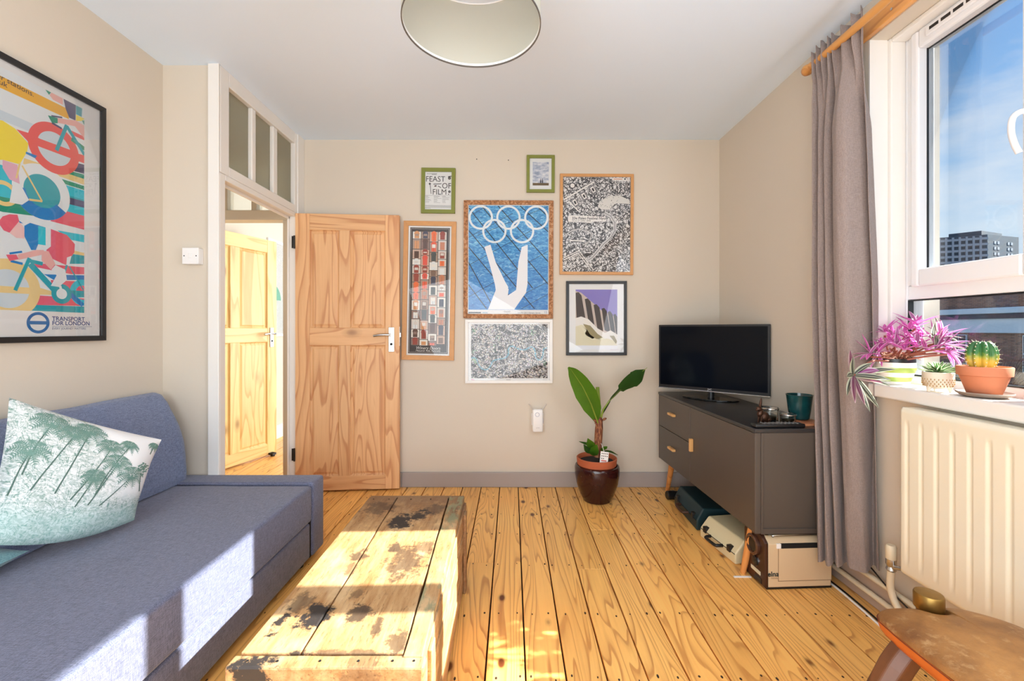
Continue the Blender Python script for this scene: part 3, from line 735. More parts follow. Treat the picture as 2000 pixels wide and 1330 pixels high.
# local frame: x into the room's right wall, y along the front (0 near .. 1.17 far)
CL, CWD, CZ0, CZ1 = 1.17, .40, .237, .703
def cobj(name, bm, m, parent=cab, **k): return obj(name, bm, m, parent, world=False, **k)
cobj('side_panel', bx(.0, CWD, 0, .02, CZ0, CZ1-.018), CABM, bevel=.002)
cobj('side_panel', bx(.0, CWD, CL-.02, CL, CZ0, CZ1-.018), CABM, bevel=.002)
cobj('top_panel', bx(-.004, CWD, -.004, CL+.002, CZ1-.018, CZ1), CABT, bevel=.003)
cobj('bottom_panel', bx(.003, CWD, .02, CL-.02, CZ0, CZ0+.018), CABM, bevel=.001)
cobj('back_panel', bx(CWD-.008, CWD, .02, CL-.02, CZ0+.018, CZ1-.018), CABM)
b = B(); box(b, .03, CWD-.0, -.006, 0, CZ0, CZ0+.024); box(b, .024, .034, -.006, 0, CZ0, CZ1-.018)
cobj('edge_trim', b, CABM, bevel=.0015)
cobj('divider', bx(.02, CWD-.01, .655, .665, CZ0+.018, CZ1-.018), CABM)
dr = cobj('cabinet_door', bx(-.001, .018, .003, .657, CZ0+.002, CZ1-.020), CABM, bevel=.0018)
h = cobj('handle', bx(-.022, -.001, .615, .633, .43, .505), HANDW, dr, bevel=.003)
for z0, z1 in ((CZ0+.002, .468), (.472, CZ1-.020)):
    d = cobj('drawer', bx(-.001, .018, .661, CL-.002, z0, z1), CABM, bevel=.0018)
    zc = (z0+z1)/2+.012
    cobj('handle', bx(-.022, -.001, .87, .96, zc-.008, zc+.008), HANDW, d, bevel=.003)
for (tx, ty, fx, fy) in ((.045, .09, .012, .12), (.05, CL-.12, .055, CL-.015), (CWD-.05, .09, CWD-.03, .05), (CWD-.05, CL-.10, CWD-.03, CL-.02)):
    cobj('leg', tube(B(), [(fx, fy, 0), (tx, ty, CZ0+.005)], [.0125, .021], 18), LEGW, smooth=True)
def on(x, y, z=CZ1): return cab.matrix_basis @ Vector((x, y, z))
cab.matrix_basis  # (location and rotation set above)
cm = Matrix.Translation(cab.location) @ cab.rotation_euler.to_matrix().to_4x4()
def on(x, y, z=CZ1): return cm @ Vector((x, y, z))

def tvmat():
    m, n, l, p = base_mat('television screen'); p.inputs['Base Color'].default_value = (.003, .004, .007, 1); p.inputs['Roughness'].default_value = .06; p.inputs['Specular IOR Level'].default_value = .12; return m
tvang = math.atan2(2.56-3.0, 1.487-1.0)
tv_ = thing('television', 'black flat screen television angled on the dark grey cabinet', 'television', (1.25, 2.775, CZ1), (0, 0, tvang))
w2, zb, zt = .335, .752-CZ1, 1.176-CZ1
b = bx(-w2, w2, 0, .022, zb, zt); box(b, -.24, .24, .02, .045, zb+.05, zt-.08)
obj('casing', b, BLACK, tv_, world=False, bevel=.004)
obj('screen', bx(-w2+.012, w2-.012, -.0015, .001, zb+.022, zt-.012), tvmat(), tv_, world=False)
obj('lower_trim', bx(-w2, w2, -.003, .0, zb-.001, zb+.004), METAL, tv_, world=False)
b = tube(B(), [(0, .02, .008), (0, .02, zb+.03)], .02, 16)
obj('stand_neck', b, BLACK, tv_, world=False, smooth=True)
obj('stand_base', (lambda q: (prism(q, [(.17*math.cos(a*PI/16)*(1), -.0+.088*math.sin(a*PI/16), 0) for a in range(32)], (0, 0, .010)), q)[1])(B()), plain('glossy black', rgb(12, 12, 13), .1), tv_, world=False, bevel=.003)

def text_mesh(bm, s, size, mat4, mi=0, align='CENTER', thick=0.0, shear=0, bold=0):
    cu = bpy.data.curves.new('t', 'FONT'); cu.body = s; cu.size = size; cu.align_x = align; cu.align_y = 'CENTER'; cu.extrude = thick; cu.shear = shear; cu.offset = bold; cu.resolution_u = 3
    o = bpy.data.objects.new('t', cu); C.objects.link(o)
    bpy.context.view_layer.update()
    me = bpy.data.meshes.new_from_object(o.evaluated_get(bpy.context.evaluated_depsgraph_get()))
    k = len(bm.faces); me.transform(mat4); bm.from_mesh(me); bm.faces.ensure_lookup_table()
    for f in bm.faces[k:]: f.material_index = mi
    bpy.data.objects.remove(o); bpy.data.curves.remove(cu); bpy.data.meshes.remove(me)
    return bm
LETW = plain('pale lettering', rgb(225, 225, 225), .4); LETK = plain('dark lettering', rgb(34, 32, 34), .6)
RX = Matrix.Rotation(PI/2, 4, 'X')      # text lying in xy -> standing, facing -y
b = text_mesh(B(), 'JVC', .016, Matrix.Translation((.0, -.004, zb+.013)) @ RX)
obj('lettering', b, LETW, tv_, world=False)

# tray-like row of remote, ornament, jars, teal pot, book
rm = thing('remote_control', 'long black remote control at the near edge of the cabinet top', 'remote', on(.125, .035), (0, 0, .04))
obj('remote_body', (lambda q: q)(rbox(-.115, .115, -.022, .022, 0, .018, .006, 3)), BLACK, rm, world=False, smooth=True)
for i in range(9):
    for j in range(3):
        obj('button', lathe(B(), [(.0042, .0175), (.0042, .0195), (.003, .0205)], (-.07+.019*i, -.013+.013*j, 0), 10), plain('grey button', rgb(120, 118, 116), .5) if (i == 0 and j == 0) else bpy.data.materials['grey button'], rm, world=False)
GLA = None
def jarglass():
    m, n, l, p = base_mat('jar glass'); p.inputs['Base Color'].default_value = (.93, .95, .93, 1); p.inputs['Transmission Weight'].default_value = 1; p.inputs['Roughness'].default_value = .02; p.inputs['IOR'].default_value = 1.35; return m
GLA = jarglass(); WAX = plain('cream wax', rgb(226, 204, 168), .5)
for (x, y, r, hgt, lab) in ((.172, .165, .036, .068, 'taller clear glass tealight jar behind the remote control'), (.212, .095, .034, .050, 'shorter clear glass tealight jar beside the teal pot')):
    j = thing('glass_jar', lab, 'jar', on(x, y), group='glass jars on the cabinet')
    b = B(); lathe(b, [(r*.8, 0), (r*.92, .004), (r*.92, hgt*.7), (r, hgt*.8), (r*.97, hgt), (r*.90, hgt), (r*.86, hgt*.8), (r*.82, hgt*.7), (r*.82, .008)], (0, 0, 0), 28)
    obj('glass_cup', b, GLA, j, world=False, smooth=True)
    obj('candle', lathe(B(), [(r*.7, .0085), (r*.7, .024), (r*.6, .026)], (0, 0, 0), 24), WAX, j, world=False, smooth=True)
    obj('metal_rim', lathe(B(), [(r*1.0, hgt*.86), (r*1.06, hgt*.88), (r*1.06, hgt*.94), (r*1.0, hgt*.96)], (0, 0, 0), 28), METAL, j, world=False, smooth=True)
BRZ = plain('dark bronze', rgb(74, 48, 34), .35, .6, var=.3, scale=40)
rb = thing('rabbit_ornament', 'small dark bronze rabbit ornament with upright ears beside the jars', 'ornament', on(.105, .12), (0, 0, .3))
b = B()
def ell(bm, c, r, seg=16, rg=10, rot=None):
    new = bmesh.ops.create_uvsphere(bm, u_segments=seg, v_segments=rg, radius=1)['verts']
    M = Matrix.Translation(c) @ (rot or Matrix.Identity(4)) @ Matrix.Diagonal((*r, 1))
    for v in new: v.co = M @ v.co
    return bm
ell(b, (.012, 0, .027), (.027, .020, .026)); ell(b, (.026, 0, .018), (.018, .021, .018)); ell(b, (-.012, 0, .048), (.014, .012, .02), rot=Matrix.Rotation(.4, 4, 'Y'))
ell(b, (-.020, 0, .068), (.015, .011, .012)); ell(b, (-.032, 0, .064), (.006, .006, .005)); ell(b, (.045, 0, .022), (.006, .006, .006))
tube(b, [(-.010, .008, .035), (-.016, .008, .0)], [.006, .004], 8); tube(b, [(-.010, -.008, .035), (-.016, -.008, .0)], [.006, .004], 8)
ell(b, (.02, .014, .004), (.016, .006, .004)); ell(b, (.02, -.014, .004), (.016, .006, .004))
obj('rabbit_body', b, BRZ, rb, world=False, smooth=True)
for s in (-1, 1):
    obj('ear', ell(B(), (-.010+.004*s, .006*s, .096), (.005, .003, .024), rot=Matrix.Rotation(.22+.1*s, 4, 'Y')), BRZ, rb, world=False, smooth=True)
TEAL = plain('dark teal glaze', rgb(16, 62, 64), .12, var=.5, scale=25)
tp = thing('teal_pot', 'dark teal glazed tapered pot by the curtain on the cabinet', 'pot', on(.305, .15, CZ1+.012))
obj('pot_body', lathe(B(), [(.034, 0), (.042, .006), (.048, .05), (.055, .112), (.058, .118), (.054, .118), (.045, .05), (.038, .012)], (0, 0, 0), 40), TEAL, tp, world=False, smooth=True)
bk = thing('wooden_coaster', 'reddish wooden board under the teal pot', 'board', on(.30, .115))
obj('board_slab', bx(-.065, .065, -.075, .07, 0, .012), wood('red board', rgb(200, 130, 90), rgb(140, 74, 48), 'x', knots=False), bk, world=False, bevel=.003)

# ---- under the cabinet
def carry_case(name, label, loc, rz, L, Wd, Hh, m, mh, slant=.035):
    t = thing(name, label, 'case', loc, (0, 0, rz))
    # local: front face towards -x, length along y, depth +x
    b = B(); prism(b, [(0, 0, 0), (0, 0, Hh*.45), (slant, 0, Hh), (Wd, 0, Hh), (Wd, 0, 0)], (0, L, 0))
    obj('case_shell', b, m, t, world=False, bevel=.008, seg=3)
    obj('seam', bx(-.001, .004, .004, L-.004, Hh*.45-.002, Hh*.45+.001), DARK, t, world=False)
    hb = tube(B(), smooth_path([(0, L*.33, Hh*.42), (-.025, L*.34, Hh*.42), (-.034, L*.38, Hh*.40), (-.034, L*.62, Hh*.40), (-.025, L*.66, Hh*.42), (0, L*.67, Hh*.42)], 5), .008, 10)
    obj('carry_handle', hb, mh, t, world=False, smooth=True)
    for y in (L*.16, L*.84): 
        c = obj('catch', bx(-.006, .02, y-.013, y+.013, Hh*.38, Hh*.66), BLACK, t, world=False, bevel=.003)
    return t
CREAM = plain('cream plastic case', rgb(222, 208, 168), .4, var=.02, bmp=.08, bscale=150)
tealc = plain('dark teal vinyl', rgb(16, 46, 52), .45, var=.1, bmp=.15, bscale=200)
cc = carry_case('cream_carry_case', 'cream plastic carry case with black handle under the cabinet', (1.085, 2.135, 0), math.atan2(.045, .30), .30, .36, .112, CREAM, BLACK, .05)
tcs = carry_case('teal_carry_case', 'dark teal vinyl carry case behind the cream case', (1.050, 2.50, 0), math.atan2(-.01, .36), .37, .34, .125, tealc, plain('brown leather', rgb(70, 42, 28), .5))
bb = thing('black_torch', 'short black cylinder with clear lens on floor by the far cabinet leg', 'torch', (1.04, 2.955, .03), (0, 0, .1))
MX = Matrix.Rotation(PI/2, 3, 'Y')
obj('barrel', lathe(B(), [(.024, 0), (.029, .005), (.029, .055), (.025, .06), (.025, .09), (.028, .095), (.028, .11)], (0, 0, 0), 28, M=MX), BLACK, bb, world=False, smooth=True)
obj('lens', lathe(B(), [(.026, .1105), (.026, .113)], (0, 0, 0), 24, M=MX), GLA, bb, world=False)

# sewing machine in its case
TAN = plain('warm beige enamel', rgb(214, 188, 152), .38, var=.02); BRN = plain('dark brown plastic', rgb(62, 34, 22), .35, var=.1)
sm = thing('sewing_machine', 'beige boxed sewing machine with brown end standing by the curtain', 'sewing machine', (1.118, 1.935, 0), (0, 0, .05))
ML, MD, MH = .30, .155, .222
b = B()
pr = [(0, 0), (0, MH-.03), (.03, MH-.004), (MD-.02, MH-.004), (MD, MH-.02), (MD, 0)]
prism(b, [(.012, y, z+.006) for y, z in pr], (ML-.012, 0, 0)); obj('body_shell', b, TAN, sm, world=False, bevel=.005, seg=3)
b = B(); prism(b, [(-.006, y, z+.006) for y, z in [(-.002, 0), (-.002, MH-.026), (.03, MH), (MD-.02, MH), (MD, MH-.018), (MD, 0)]], (.017, 0, 0)); obj('end_plate', b, BRN, sm, world=False, bevel=.004)
MXn = Matrix.Rotation(-PI/2, 3, 'Y')
obj('hand_wheel', lathe(B(), [(.0455, 0), (.0455, .010), (.040, .014), (.033, .013), (.031, .006)], (-.006, .078, .163), 40, M=MXn), plain('brown ring', rgb(84, 54, 40), .2), sm, world=False, smooth=True)
obj('wheel_face', lathe(B(), [(.030, 0), (.030, .008), (.026, .009)], (-.006, .078, .163), 32, M=MXn), BLACK, sm, world=False, smooth=True)
dl = obj('dial', lathe(B(), [(.022, 0), (.022, .007), (.019, .009)], (-.006, .062, .095), 28, M=MXn), BLACK, sm, world=False, smooth=True)
obj('dial_ring', lathe(B(), [(.0235, 0), (.0235, .004), (.022, .004)], (-.006, .062, .095), 28, M=MXn), METAL, dl, world=False, smooth=True)
obj('label_plate', bx(-.0085, -.005, .028, .098, .045, .062), plain('plate cream', rgb(212, 206, 178), .3), sm, world=False, bevel=.001)
obj('socket', bx(-.0085, -.005, .02, .07, .012, .034), BLACK, sm, world=False, bevel=.001)
obj('access_panel', bx(.058, ML-.001, -.0022, .003, .036, MH-.064+.02), TAN, sm, world=False, bevel=.0012)
obj('panel_gap', bx(.0560, ML+.0005, -.0006, .003, .0335, MH-.0415), plain('shadow gap brown', rgb(110, 84, 60), .8), sm, world=False)
obj('slot', bx(.065, ML-.005, -.003, .006, MH-.042, MH-.022), DARK, sm, world=False, bevel=.001)
obj('slot_plate', bx(.048, .068, -.0035, .006, MH-.043, MH-.022), WHITEP, sm, world=False, bevel=.001)
obj('carry_handle', tube(B(), smooth_path([(.045, .02, MH+.0), (.06, .018, MH+.006), (.25, .018, MH+.006), (.29, .02, MH)], 5), .005, 8), METAL, sm, world=False, smooth=True)
obj('knob', lathe(B(), [(.008, 0), (.009, .006), (.003, .010)], (.025, .035, MH-.002), 16), METAL, sm, world=False, smooth=True)
obj('base_rim', bx(.003, ML, -.001, MD, 0, .007), BLACK, sm, world=False)
b = text_mesh(B(), 'elna', .031, Matrix.Translation((.033, -.0012, .066)) @ RX, bold=.0008)
prism(b, [(.008, -.0012, .066), (.016, -.0012, .071), (.016, -.0012, .061)], (0, .0004, 0))
obj('lettering', b, plain('dark teal ink', rgb(30, 48, 52), .5), sm, world=False)
b = text_mesh(B(), 'nova', .016, Matrix.Translation((.038, -.0012, .050)) @ RX); obj('lettering', b, plain('tan ink', rgb(150, 124, 96), .5), sm, world=False)
pf = thing('white_plug_plate', 'thin white cable clip at the foot of the near cabinet leg', 'cable clip', (1.06, 2.03, 0))
obj('clip_plate', bx(-.035, .045, -.005, .006, 0, .004), WHITEP, pf, world=False, bevel=.001)

# ================================================================ CURTAIN, POLE
pb = thing('curtain_batten', 'pine batten screwed above the window behind the curtain pole', 'batten', (1.49, .7, 2.37))
obj('board', bx(1.486, XR-.001, WY0-.2, 2.0, 2.370, 2.434), POLEW, pb, bevel=.003)
for y in (1.72, 1.2, .6, 0): obj('screw', lathe(B(), [(.005, 0), (.005, .001)], (1.4855, y, 2.40), 12, M=MXn), METAL, pb)
cp = thing('curtain_pole', 'round varnished pine curtain pole with ball finial', 'curtain pole', (1.405, .7, 2.376))
obj('pole_rod', tube(B(), [(1.402, WY0-.1, 2.376), (1.402, 2.06, 2.376)], .0165, 20), POLEW, cp, smooth=True)
MYr = Matrix.Rotation(-PI/2, 3, 'X')
obj('finial', lathe(B(), [(.016, 0), (.019, .004), (.019, .010), (.013, .014), (.022, .026), (.026, .040), (.022, .054), (.010, .064), (.001, .067)], (1.402, 2.045, 2.376), 24, M=MYr), POLEW, cp, smooth=True)
for y in (2.02, .7): obj('bracket', tube(B(), [(1.402, y, 2.376), (1.49, y, 2.376)], .012, 12), POLEW, cp, smooth=True)
ct = thing('curtain', 'long taupe-grey linen curtain gathered beside the window', 'curtain', (1.40, 1.93, .12))
FOLD = [(0, 0), (.035, .45), (.075, .1), (.11, -.7), (.145, .1), (.19, .75), (.235, .3), (.265, -.8), (.30, .2), (.345, .9), (.40, .35), (.43, -1.3), (.47, -1.5), (.50, -.3), (.54, .8), (.62, 1.1), (.72, 1.15), (.82, .8), (.875, -.3), (.905, -1.4), (.95, -.9), (1, -.3)]
FOLDP = smooth_path([(a_, b_, 0) for a_, b_ in FOLD], 10)
def fold(u):
    q = u*(len(FOLDP)-1); k = min(int(q), len(FOLDP)-2); return FOLDP[k].lerp(FOLDP[k+1], q-k)
def curtain(u, v):
    """u along the cloth 0..1, v 0 bottom .. 1 top"""
    z = .152 + (2.432-.152)*v
    top = (Vector((1.392, 2.030)), Vector((1.425, 1.80))); mid = (Vector((1.372, 1.99)), Vector((1.450, 1.778))); bot = (Vector((1.325, 1.905)), Vector((1.478, 1.770)))
    f = fold(u)
    sway = .02*math.sin(v*4+u*5)*(1-v)
    s_ = f.x + sway*math.sin(u*PI)
    P = [t[0].lerp(t[1], s_) for t in (bot, mid, top)]
    p = P[0].lerp(P[1], (v/.38)**.8) if v < .38 else P[1].lerp(P[2], (v-.38)/.62)
    w = max(0, 1-v/.5)
    d = ((top[1]-top[0]).normalized()*(1-w) + (bot[1]-bot[0]).normalized()*w).normalized(); n_ = Vector((-d.y, d.x))
    if n_.x > 0: n_ = -n_
    amp = .027 + .012*math.sin(v*PI) + .004*(1-v)
    broad = f.y*amp*(1+.25*math.sin(3*v+u*7))
    pleat = .017*math.sin(u*2*PI*7)
    k = max(0, min(1, (v-.80)/.17)); k = k*k*(3-2*k)
    off = broad*(1-k)+pleat*k
    q = Vector((p.x+n_.x*off, p.y+n_.y*off, z))
    hp = max(0, (v-.955)/.045)
    q.z += hp*(.010*math.sin(u*2*PI*7+.6) + .035*max(0, (u-.80)/.2) - .02*max(0, (.25-u)/.25))
    if v < .1: q.z += (.1-v)/.1*(.03*(u-.4)+.005*math.sin(u*22))
    hx = math.exp(-((v-.925)/.018)**2)*.3
    q.x -= n_.x*off*hx; q.y -= n_.y*off*hx
    q += noise.noise_vector(Vector((u*14, u*3, z*2.0)))*.004 + noise.noise_vector(Vector((u*40, 7, z*9)))*.0012
    return q
b = B(); grid(b, curtain, 220, 90)
o = obj('curtain_cloth', b, CURT, ct, smooth=True, auto=False)
so_ = o.modifiers.new('thick', 'SOLIDIFY'); so_.thickness = .0025
b = B(); grid(b, lambda u, v: curtain(u, .0+v*.012)+Vector((0, 0, .0)) + Vector((-.0022, -.0022, 0)), 220, 2)
obj('hem', b, CURT, ct, smooth=True, auto=False)

# ================================================================ RADIATOR, PIPES, CABLES
rd = thing('radiator', 'cream ribbed panel radiator under the window', 'radiator', (1.44, .9, .25))
RX0, RY0, RY1, RZ0, RZ1 = 1.42, .35, 1.612, .253, .862
b = B()
def radf(u, v):
    y = RY1-(RY1-RY0)*u; z = RZ0+(RZ1-RZ0)*v
    k = ((RY1-.032-y)/.0545); fr_ = k-round(k); inb = -.5 < k < (RY1-RY0-.05)/.0545
    ez = min(1, max(0, (z-RZ0-.045)/.02))*min(1, max(0, (RZ1-.045-z)/.02))
    h_ = .0045*max(0, 1-abs(fr_)/.15)**.5 if (abs(fr_) < .15 and inb) else 0
    ed = min(y-RY0, RY1-y, z-RZ0, RZ1-z); rr = .012
    rx = 0 if ed > rr else (rr-math.sqrt(max(0, rr*rr-(rr-ed)**2)))
    return Vector((RX0 + h_*ez + rx, y, z))
grid(b, radf, 420, 60)
obj('front_panel', b, RADM, rd, smooth=True, auto=False)
obj('back_body', bx(RX0+.012, 1.485, RY0+.004, RY1-.004, RZ0+.004, RZ1-.02), RADM, rd, bevel=.004)
b = bx(RX0+.008, 1.49, RY0+.002, RY1-.002, RZ1-.012, RZ1-.001); obj('top_grille', b, RADM, rd, bevel=.003)
vl = thing('radiator_valve', 'cream capped radiator valve with pipe at the left end of radiator', 'valve', (1.445, 1.675, .1))
obj('cap', lathe(B(), [(.0165, .272), (.0175, .275), (.0175, .318), (.014, .325)], (1.443, 1.672, 0), 24), PIPEM, vl, smooth=True)
obj('valve_body', lathe(B(), [(.012, .225), (.017, .232), (.013, .244), (.017, .252), (.017, .272)], (1.443, 1.672, 0), 20), METAL, vl, smooth=True)
obj('valve_arm', tube(B(), [(1.443, 1.672, .24), (1.443, 1.60, .27)], .008, 10), METAL, vl, smooth=True)
obj('feed_pipe', tube(B(), smooth_path([(1.443, 1.672, .232), (1.443, 1.672, .15), (1.45, 1.63, .085), (1.462, 1.54, .055), (1.466, 1.42, .052)], 5), .0125, 12), PIPEM, vl, smooth=True)
hp = thing('heating_pipe', 'upper cream heating pipe running along the right skirting', 'pipe', (1.47, 1.2, .1))
obj('pipe_run', tube(B(), [(1.476, 3.15, .128), (1.476, 0.0, .128)], .011, 12), PIPEM, hp, smooth=True)
hp = thing('heating_pipe', 'lower cream heating pipe resting against the right skirting', 'pipe', (1.47, 1.2, .05))
obj('pipe_run', tube(B(), [(1.472, 2.6, .066), (1.472, 0.0, .050)], .011, 12), PIPEM, hp, smooth=True)
cb = thing('floor_cable', 'white cable lying along the foot of the right skirting', 'cable', (1.44, 1.6, 0))
obj('cable_run', tube(B(), smooth_path([(1.40, 2.3, .005), (1.43, 2.0, .005), (1.425, 1.80, .005), (1.41, 1.6, .005), (1.425, 1.35, .005), (1.43, .9, .005)], 6), .0045, 8), WHITEP, cb, smooth=True)
cb = thing('floor_cable', 'black cable lying beside the white one by the right skirting', 'cable', (1.44, 1.6, 0))
obj('cable_run', tube(B(), smooth_path([(1.42, 2.3, .004), (1.445, 2.0, .004), (1.442, 1.80, .004), (1.428, 1.6, .004), (1.441, 1.35, .004), (1.447, .9, .004)], 6), .0035, 8), BLACK, cb, smooth=True)
cb = thing('wall_cable', 'thin white and dark cable crossing the pipes below the radiator', 'cable', (1.48, 1.6, .1))
obj('cable_run', tube(B(), smooth_path([(1.498, 2.0, .19), (1.495, 1.85, .16), (1.462, 1.72, .145), (1.452, 1.6, .12), (1.456, 1.45, .09), (1.456, 1.3, .08)], 6), .003, 8), BLACK, cb, smooth=True)

# ================================================================ SADDLE STOOL
def leather():
    m, n, l, p = base_mat('worn tan leather')
    v = coords(n, l); a = nz(n, l, v, 7, 6, .65)
    c = mix(n, l, ramp(n, l, a, [(.3, 0.), (.7, 1.)]), rgb(186, 132, 72), rgb(126, 80, 40))
    c = mix(n, l, ramp(n, l, nz(n, l, coords(n, l), 30, 4, .7), [(.55, 0.), (.7, .5)]), c, rgb(208, 168, 116))
    l.new(c, p.inputs['Base Color']); p.inputs['Roughness'].default_value = .5
    bump(n, l, nz(n, l, v, 120, 5, .7), p, .35, .003); return m
LEA = leather(); LEAO = plain('orange leather edge', rgb(196, 104, 40), .5, var=.15, scale=30); DWOOD = wood('dark stool wood', rgb(108, 66, 38), rgb(52, 28, 14), 'z', rings=6, stretch=6, knots=False); BRASS = plain('old brass', rgb(150, 118, 62), .38, .9, var=.2, scale=50)
st = thing('saddle_stool', 'tan leather saddle stool with brass knob and dark wooden legs', 'stool', (1.11, .9, 0))
outline = [(.962, 1.150), (.985, 1.182), (1.020, 1.190), (1.065, 1.176), (1.085, 1.148), (1.112, 1.140), (1.140, 1.148), (1.150, 1.180), (1.185, 1.192), (1.225, 1.176), (1.262, 1.130), (1.285, 1.06), (1.298, .96), (1.296, .85), (1.27, .74), (1.22, .66), (1.12, .63), (1.02, .66), (.965, .74), (.945, .85), (.94, .96), (.946, 1.07)]
op = smooth_path([(x, y, 0) for x, y in outline] + [(*outline[0], 0)], 5)[:-1]
cen = Vector((1.115, .93, 0))
def seat_z(p): return .424 - .030*(max(0, (p-cen).length-.02)/.28)**3 - .018*((p.x-cen.x)/.17)**2*.3
b = B(); rings = []
for k, (f, dz) in enumerate(((.0, .004), (.25, .003), (.5, .002), (.7, .001), (.85, -.001), (.94, -.004), (.985, -.009), (1.0, -.017))):
    if f == 0: rings.append([b.verts.new((cen.x, cen.y, seat_z(cen)+dz))]); continue
    rings.append([b.verts.new((q.x, q.y, seat_z(q)+dz+noise.noise(q*9)*.004)) for q in (cen.lerp(p, f) for p in op)])
M_ = len(op)
for i in range(M_): b.faces.new((rings[0][0], rings[1][i], rings[1][(i+1) % M_]))
for A_, B_ in zip(rings[1:], rings[2:]):
    for i in range(M_): b.faces.new((A_[i], B_[i], B_[(i+1) % M_], A_[(i+1) % M_]))
obj('seat', b, LEA, st, smooth=True, auto=False)
b = B(); rg2 = []
for f, dz in ((1.0, -.0165), (1.003, -.022), (.995, -.035), (.95, -.052), (.86, -.058), (.0, -.058)):
    if f == 0: rg2.append([b.verts.new((cen.x, cen.y, seat_z(cen)+dz))]); continue
    rg2.append([b.verts.new((q.x, q.y, seat_z(q)+dz)) for q in (cen.lerp(p, f) for p in op)])
for A_, B_ in zip(rg2[:-1], rg2[1:-1]):
    for i in range(M_): b.faces.new((A_[i], B_[i], B_[(i+1) % M_], A_[(i+1) % M_]))
for i in range(M_): b.faces.new((rg2[-1][0], rg2[-2][i], rg2[-2][(i+1) % M_]))
obj('seat_edge', b, LEAO, st, smooth=True, auto=False)
b = tube(B(), [(p.x+(p.x-cen.x)*.003, p.y+(p.y-cen.y)*.003, seat_z(p)-.019) for p in op]+[(op[0].x, op[0].y, seat_z(op[0])-.019)], .0016, 6); obj('seam', b, plain('dark seam thread', rgb(120, 52, 22), .6), st, smooth=True)
for yk in (1.172, .645):
    k = obj('knob_post', lathe(B(), [(.026, .30), (.026, .405), (.030, .405), (.030, .41)], (1.112, yk, 0), 28), DWOOD, st, smooth=True)
    obj('brass_cap', lathe(B(), [(.031, .402), (.032, .404), (.032, .438), (.030, .442), (.002, .444)], (1.112, yk, 0), 32), BRASS, k, smooth=True)
def stool_leg(sx, y):
    b = B(); rows = []
    pth = smooth_path([(1.112+sx*.07, y, .392), (1.112+sx*.125, y, .336), (1.112+sx*.172, y, .265), (1.112+sx*.25, y, .13), (1.112+sx*.315, y, .0)], 5)
    ws = [(.026, .028), (.036, .034), (.038, .034), (.034, .030), (.028, .026), (.03, .028)]
    for i, p in enumerate(pth):
        t = (pth[min(i+1, len(pth)-1)]-pth[max(i-1, 0)]).normalized(); a = Vector((t.z, 0, -t.x)); q = i/(len(pth)-1)*(len(ws)-1); k = min(int(q), len(ws)-2); f = q-k
        wa = ws[k][0]*(1-f)+ws[k+1][0]*f; wb = ws[k][1]*(1-f)+ws[k+1][1]*f
        if i == len(pth)-1: a = Vector((1, 0, 0))
        rows.append([b.verts.new(p+a*wa*math.cos(g)+Vector((0, wb*math.sin(g), 0))) for g in [PI/8+PI/4*j for j in range(8)]])
    for A_, B_ in zip(rows, rows[1:]):
        for j in range(8): b.faces.new((A_[j], A_[(j+1) % 8], B_[(j+1) % 8], B_[j]))
    b.faces.new(rows[0]); b.faces.new(rows[-1])
    return obj('leg', b, DWOOD, st, bevel=.003)
for y in (1.10, .69):
    for sx in (-1, 1):
        lg = stool_leg(sx, y)
        if sx < 0 and y > 1:
            mt = B(); c0 = Vector((.940, 1.066, .262)); 
            for k in range(1): 
                ringp = [c0+Vector((.020*math.cos(a*PI/12), -.0015, .026*math.sin(a*PI/12))) for a in range(25)]
                tube(mt, ringp, .0022, 6)
            obj('metal_oval', mt, METAL, lg, smooth=True)
            for dx, dz in ((-.022, .02), (.022, .02), (.0, -.03)):
                obj('stud', ell(B(), c0+Vector((dx, -.001, dz)), (.0038, .003, .0038), 10, 6), METAL, lg, smooth=True)
obj('crossbar', tube(B(), [(1.112, 1.13, .30), (1.112, .69, .30)], .016, 12), DWOOD, st, smooth=True)

# ================================================================ PENDANT LAMP
def shade_m():
    m, n, l, p = base_mat('translucent white shade'); 
    d = n.new('ShaderNodeBsdfDiffuse'); d.inputs[0].default_value = rgb(214, 212, 200); t = n.new('ShaderNodeBsdfTranslucent'); t.inputs[0].default_value = rgb(214, 212, 200)
    ms = n.new('ShaderNodeMixShader'); ms.inputs[0].default_value = .35; l.new(d.outputs[0], ms.inputs[1]); l.new(t.outputs[0], ms.inputs[2]); l.new(ms.outputs[0], n['Material Output'].inputs[0]); return m
lp_ = thing('pendant_lamp', 'white drum pendant shade with thin dark rim hanging from the ceiling', 'lamp', (-.117, 1.28, 2.03))
LX, LY = -.117, 1.28
b = B()
def ringwall(bm, r, z0, z1, t, seg=96):
    rows = []
    for rr, z in ((r, z0), (r, z1), (r-t, z1), (r-t, z0)):
        rows.append([bm.verts.new((LX+rr*math.cos(2*PI*i/seg), LY+rr*math.sin(2*PI*i/seg), z)) for i in range(seg)])
    for a in range(4):
        A_, B_ = rows[a], rows[(a+1) % 4]
        for i in range(seg): bm.faces.new((A_[i], A_[(i+1) % seg], B_[(i+1) % seg], B_[i]))
    return bm
ob_ = obj('lamp_shade', ringwall(b, .200, 2.030, 2.240, .0012), shade_m(), lp_, smooth=True)
obj('bottom_rim', ringwall(B(), .2012, 2.0275, 2.0315, .0030), plain('dark grey rim', rgb(90, 86, 82), .5), ob_, smooth=True)
obj('rim_tape', ringwall(B(), .1985, 2.0315, 2.0385, .0012), WHITEP, ob_, smooth=True)
obj('top_rim', ringwall(B(), .2012, 2.238, 2.242, .0030), WHITEP, ob_, smooth=True)
b = B()
for k in range(3):
    a = k*2*PI/3+.5; tube(b, [(LX+.02*math.cos(a), LY+.02*math.sin(a), 2.215), (LX+.198*math.cos(a), LY+.198*math.sin(a), 2.238)], .0015, 6)
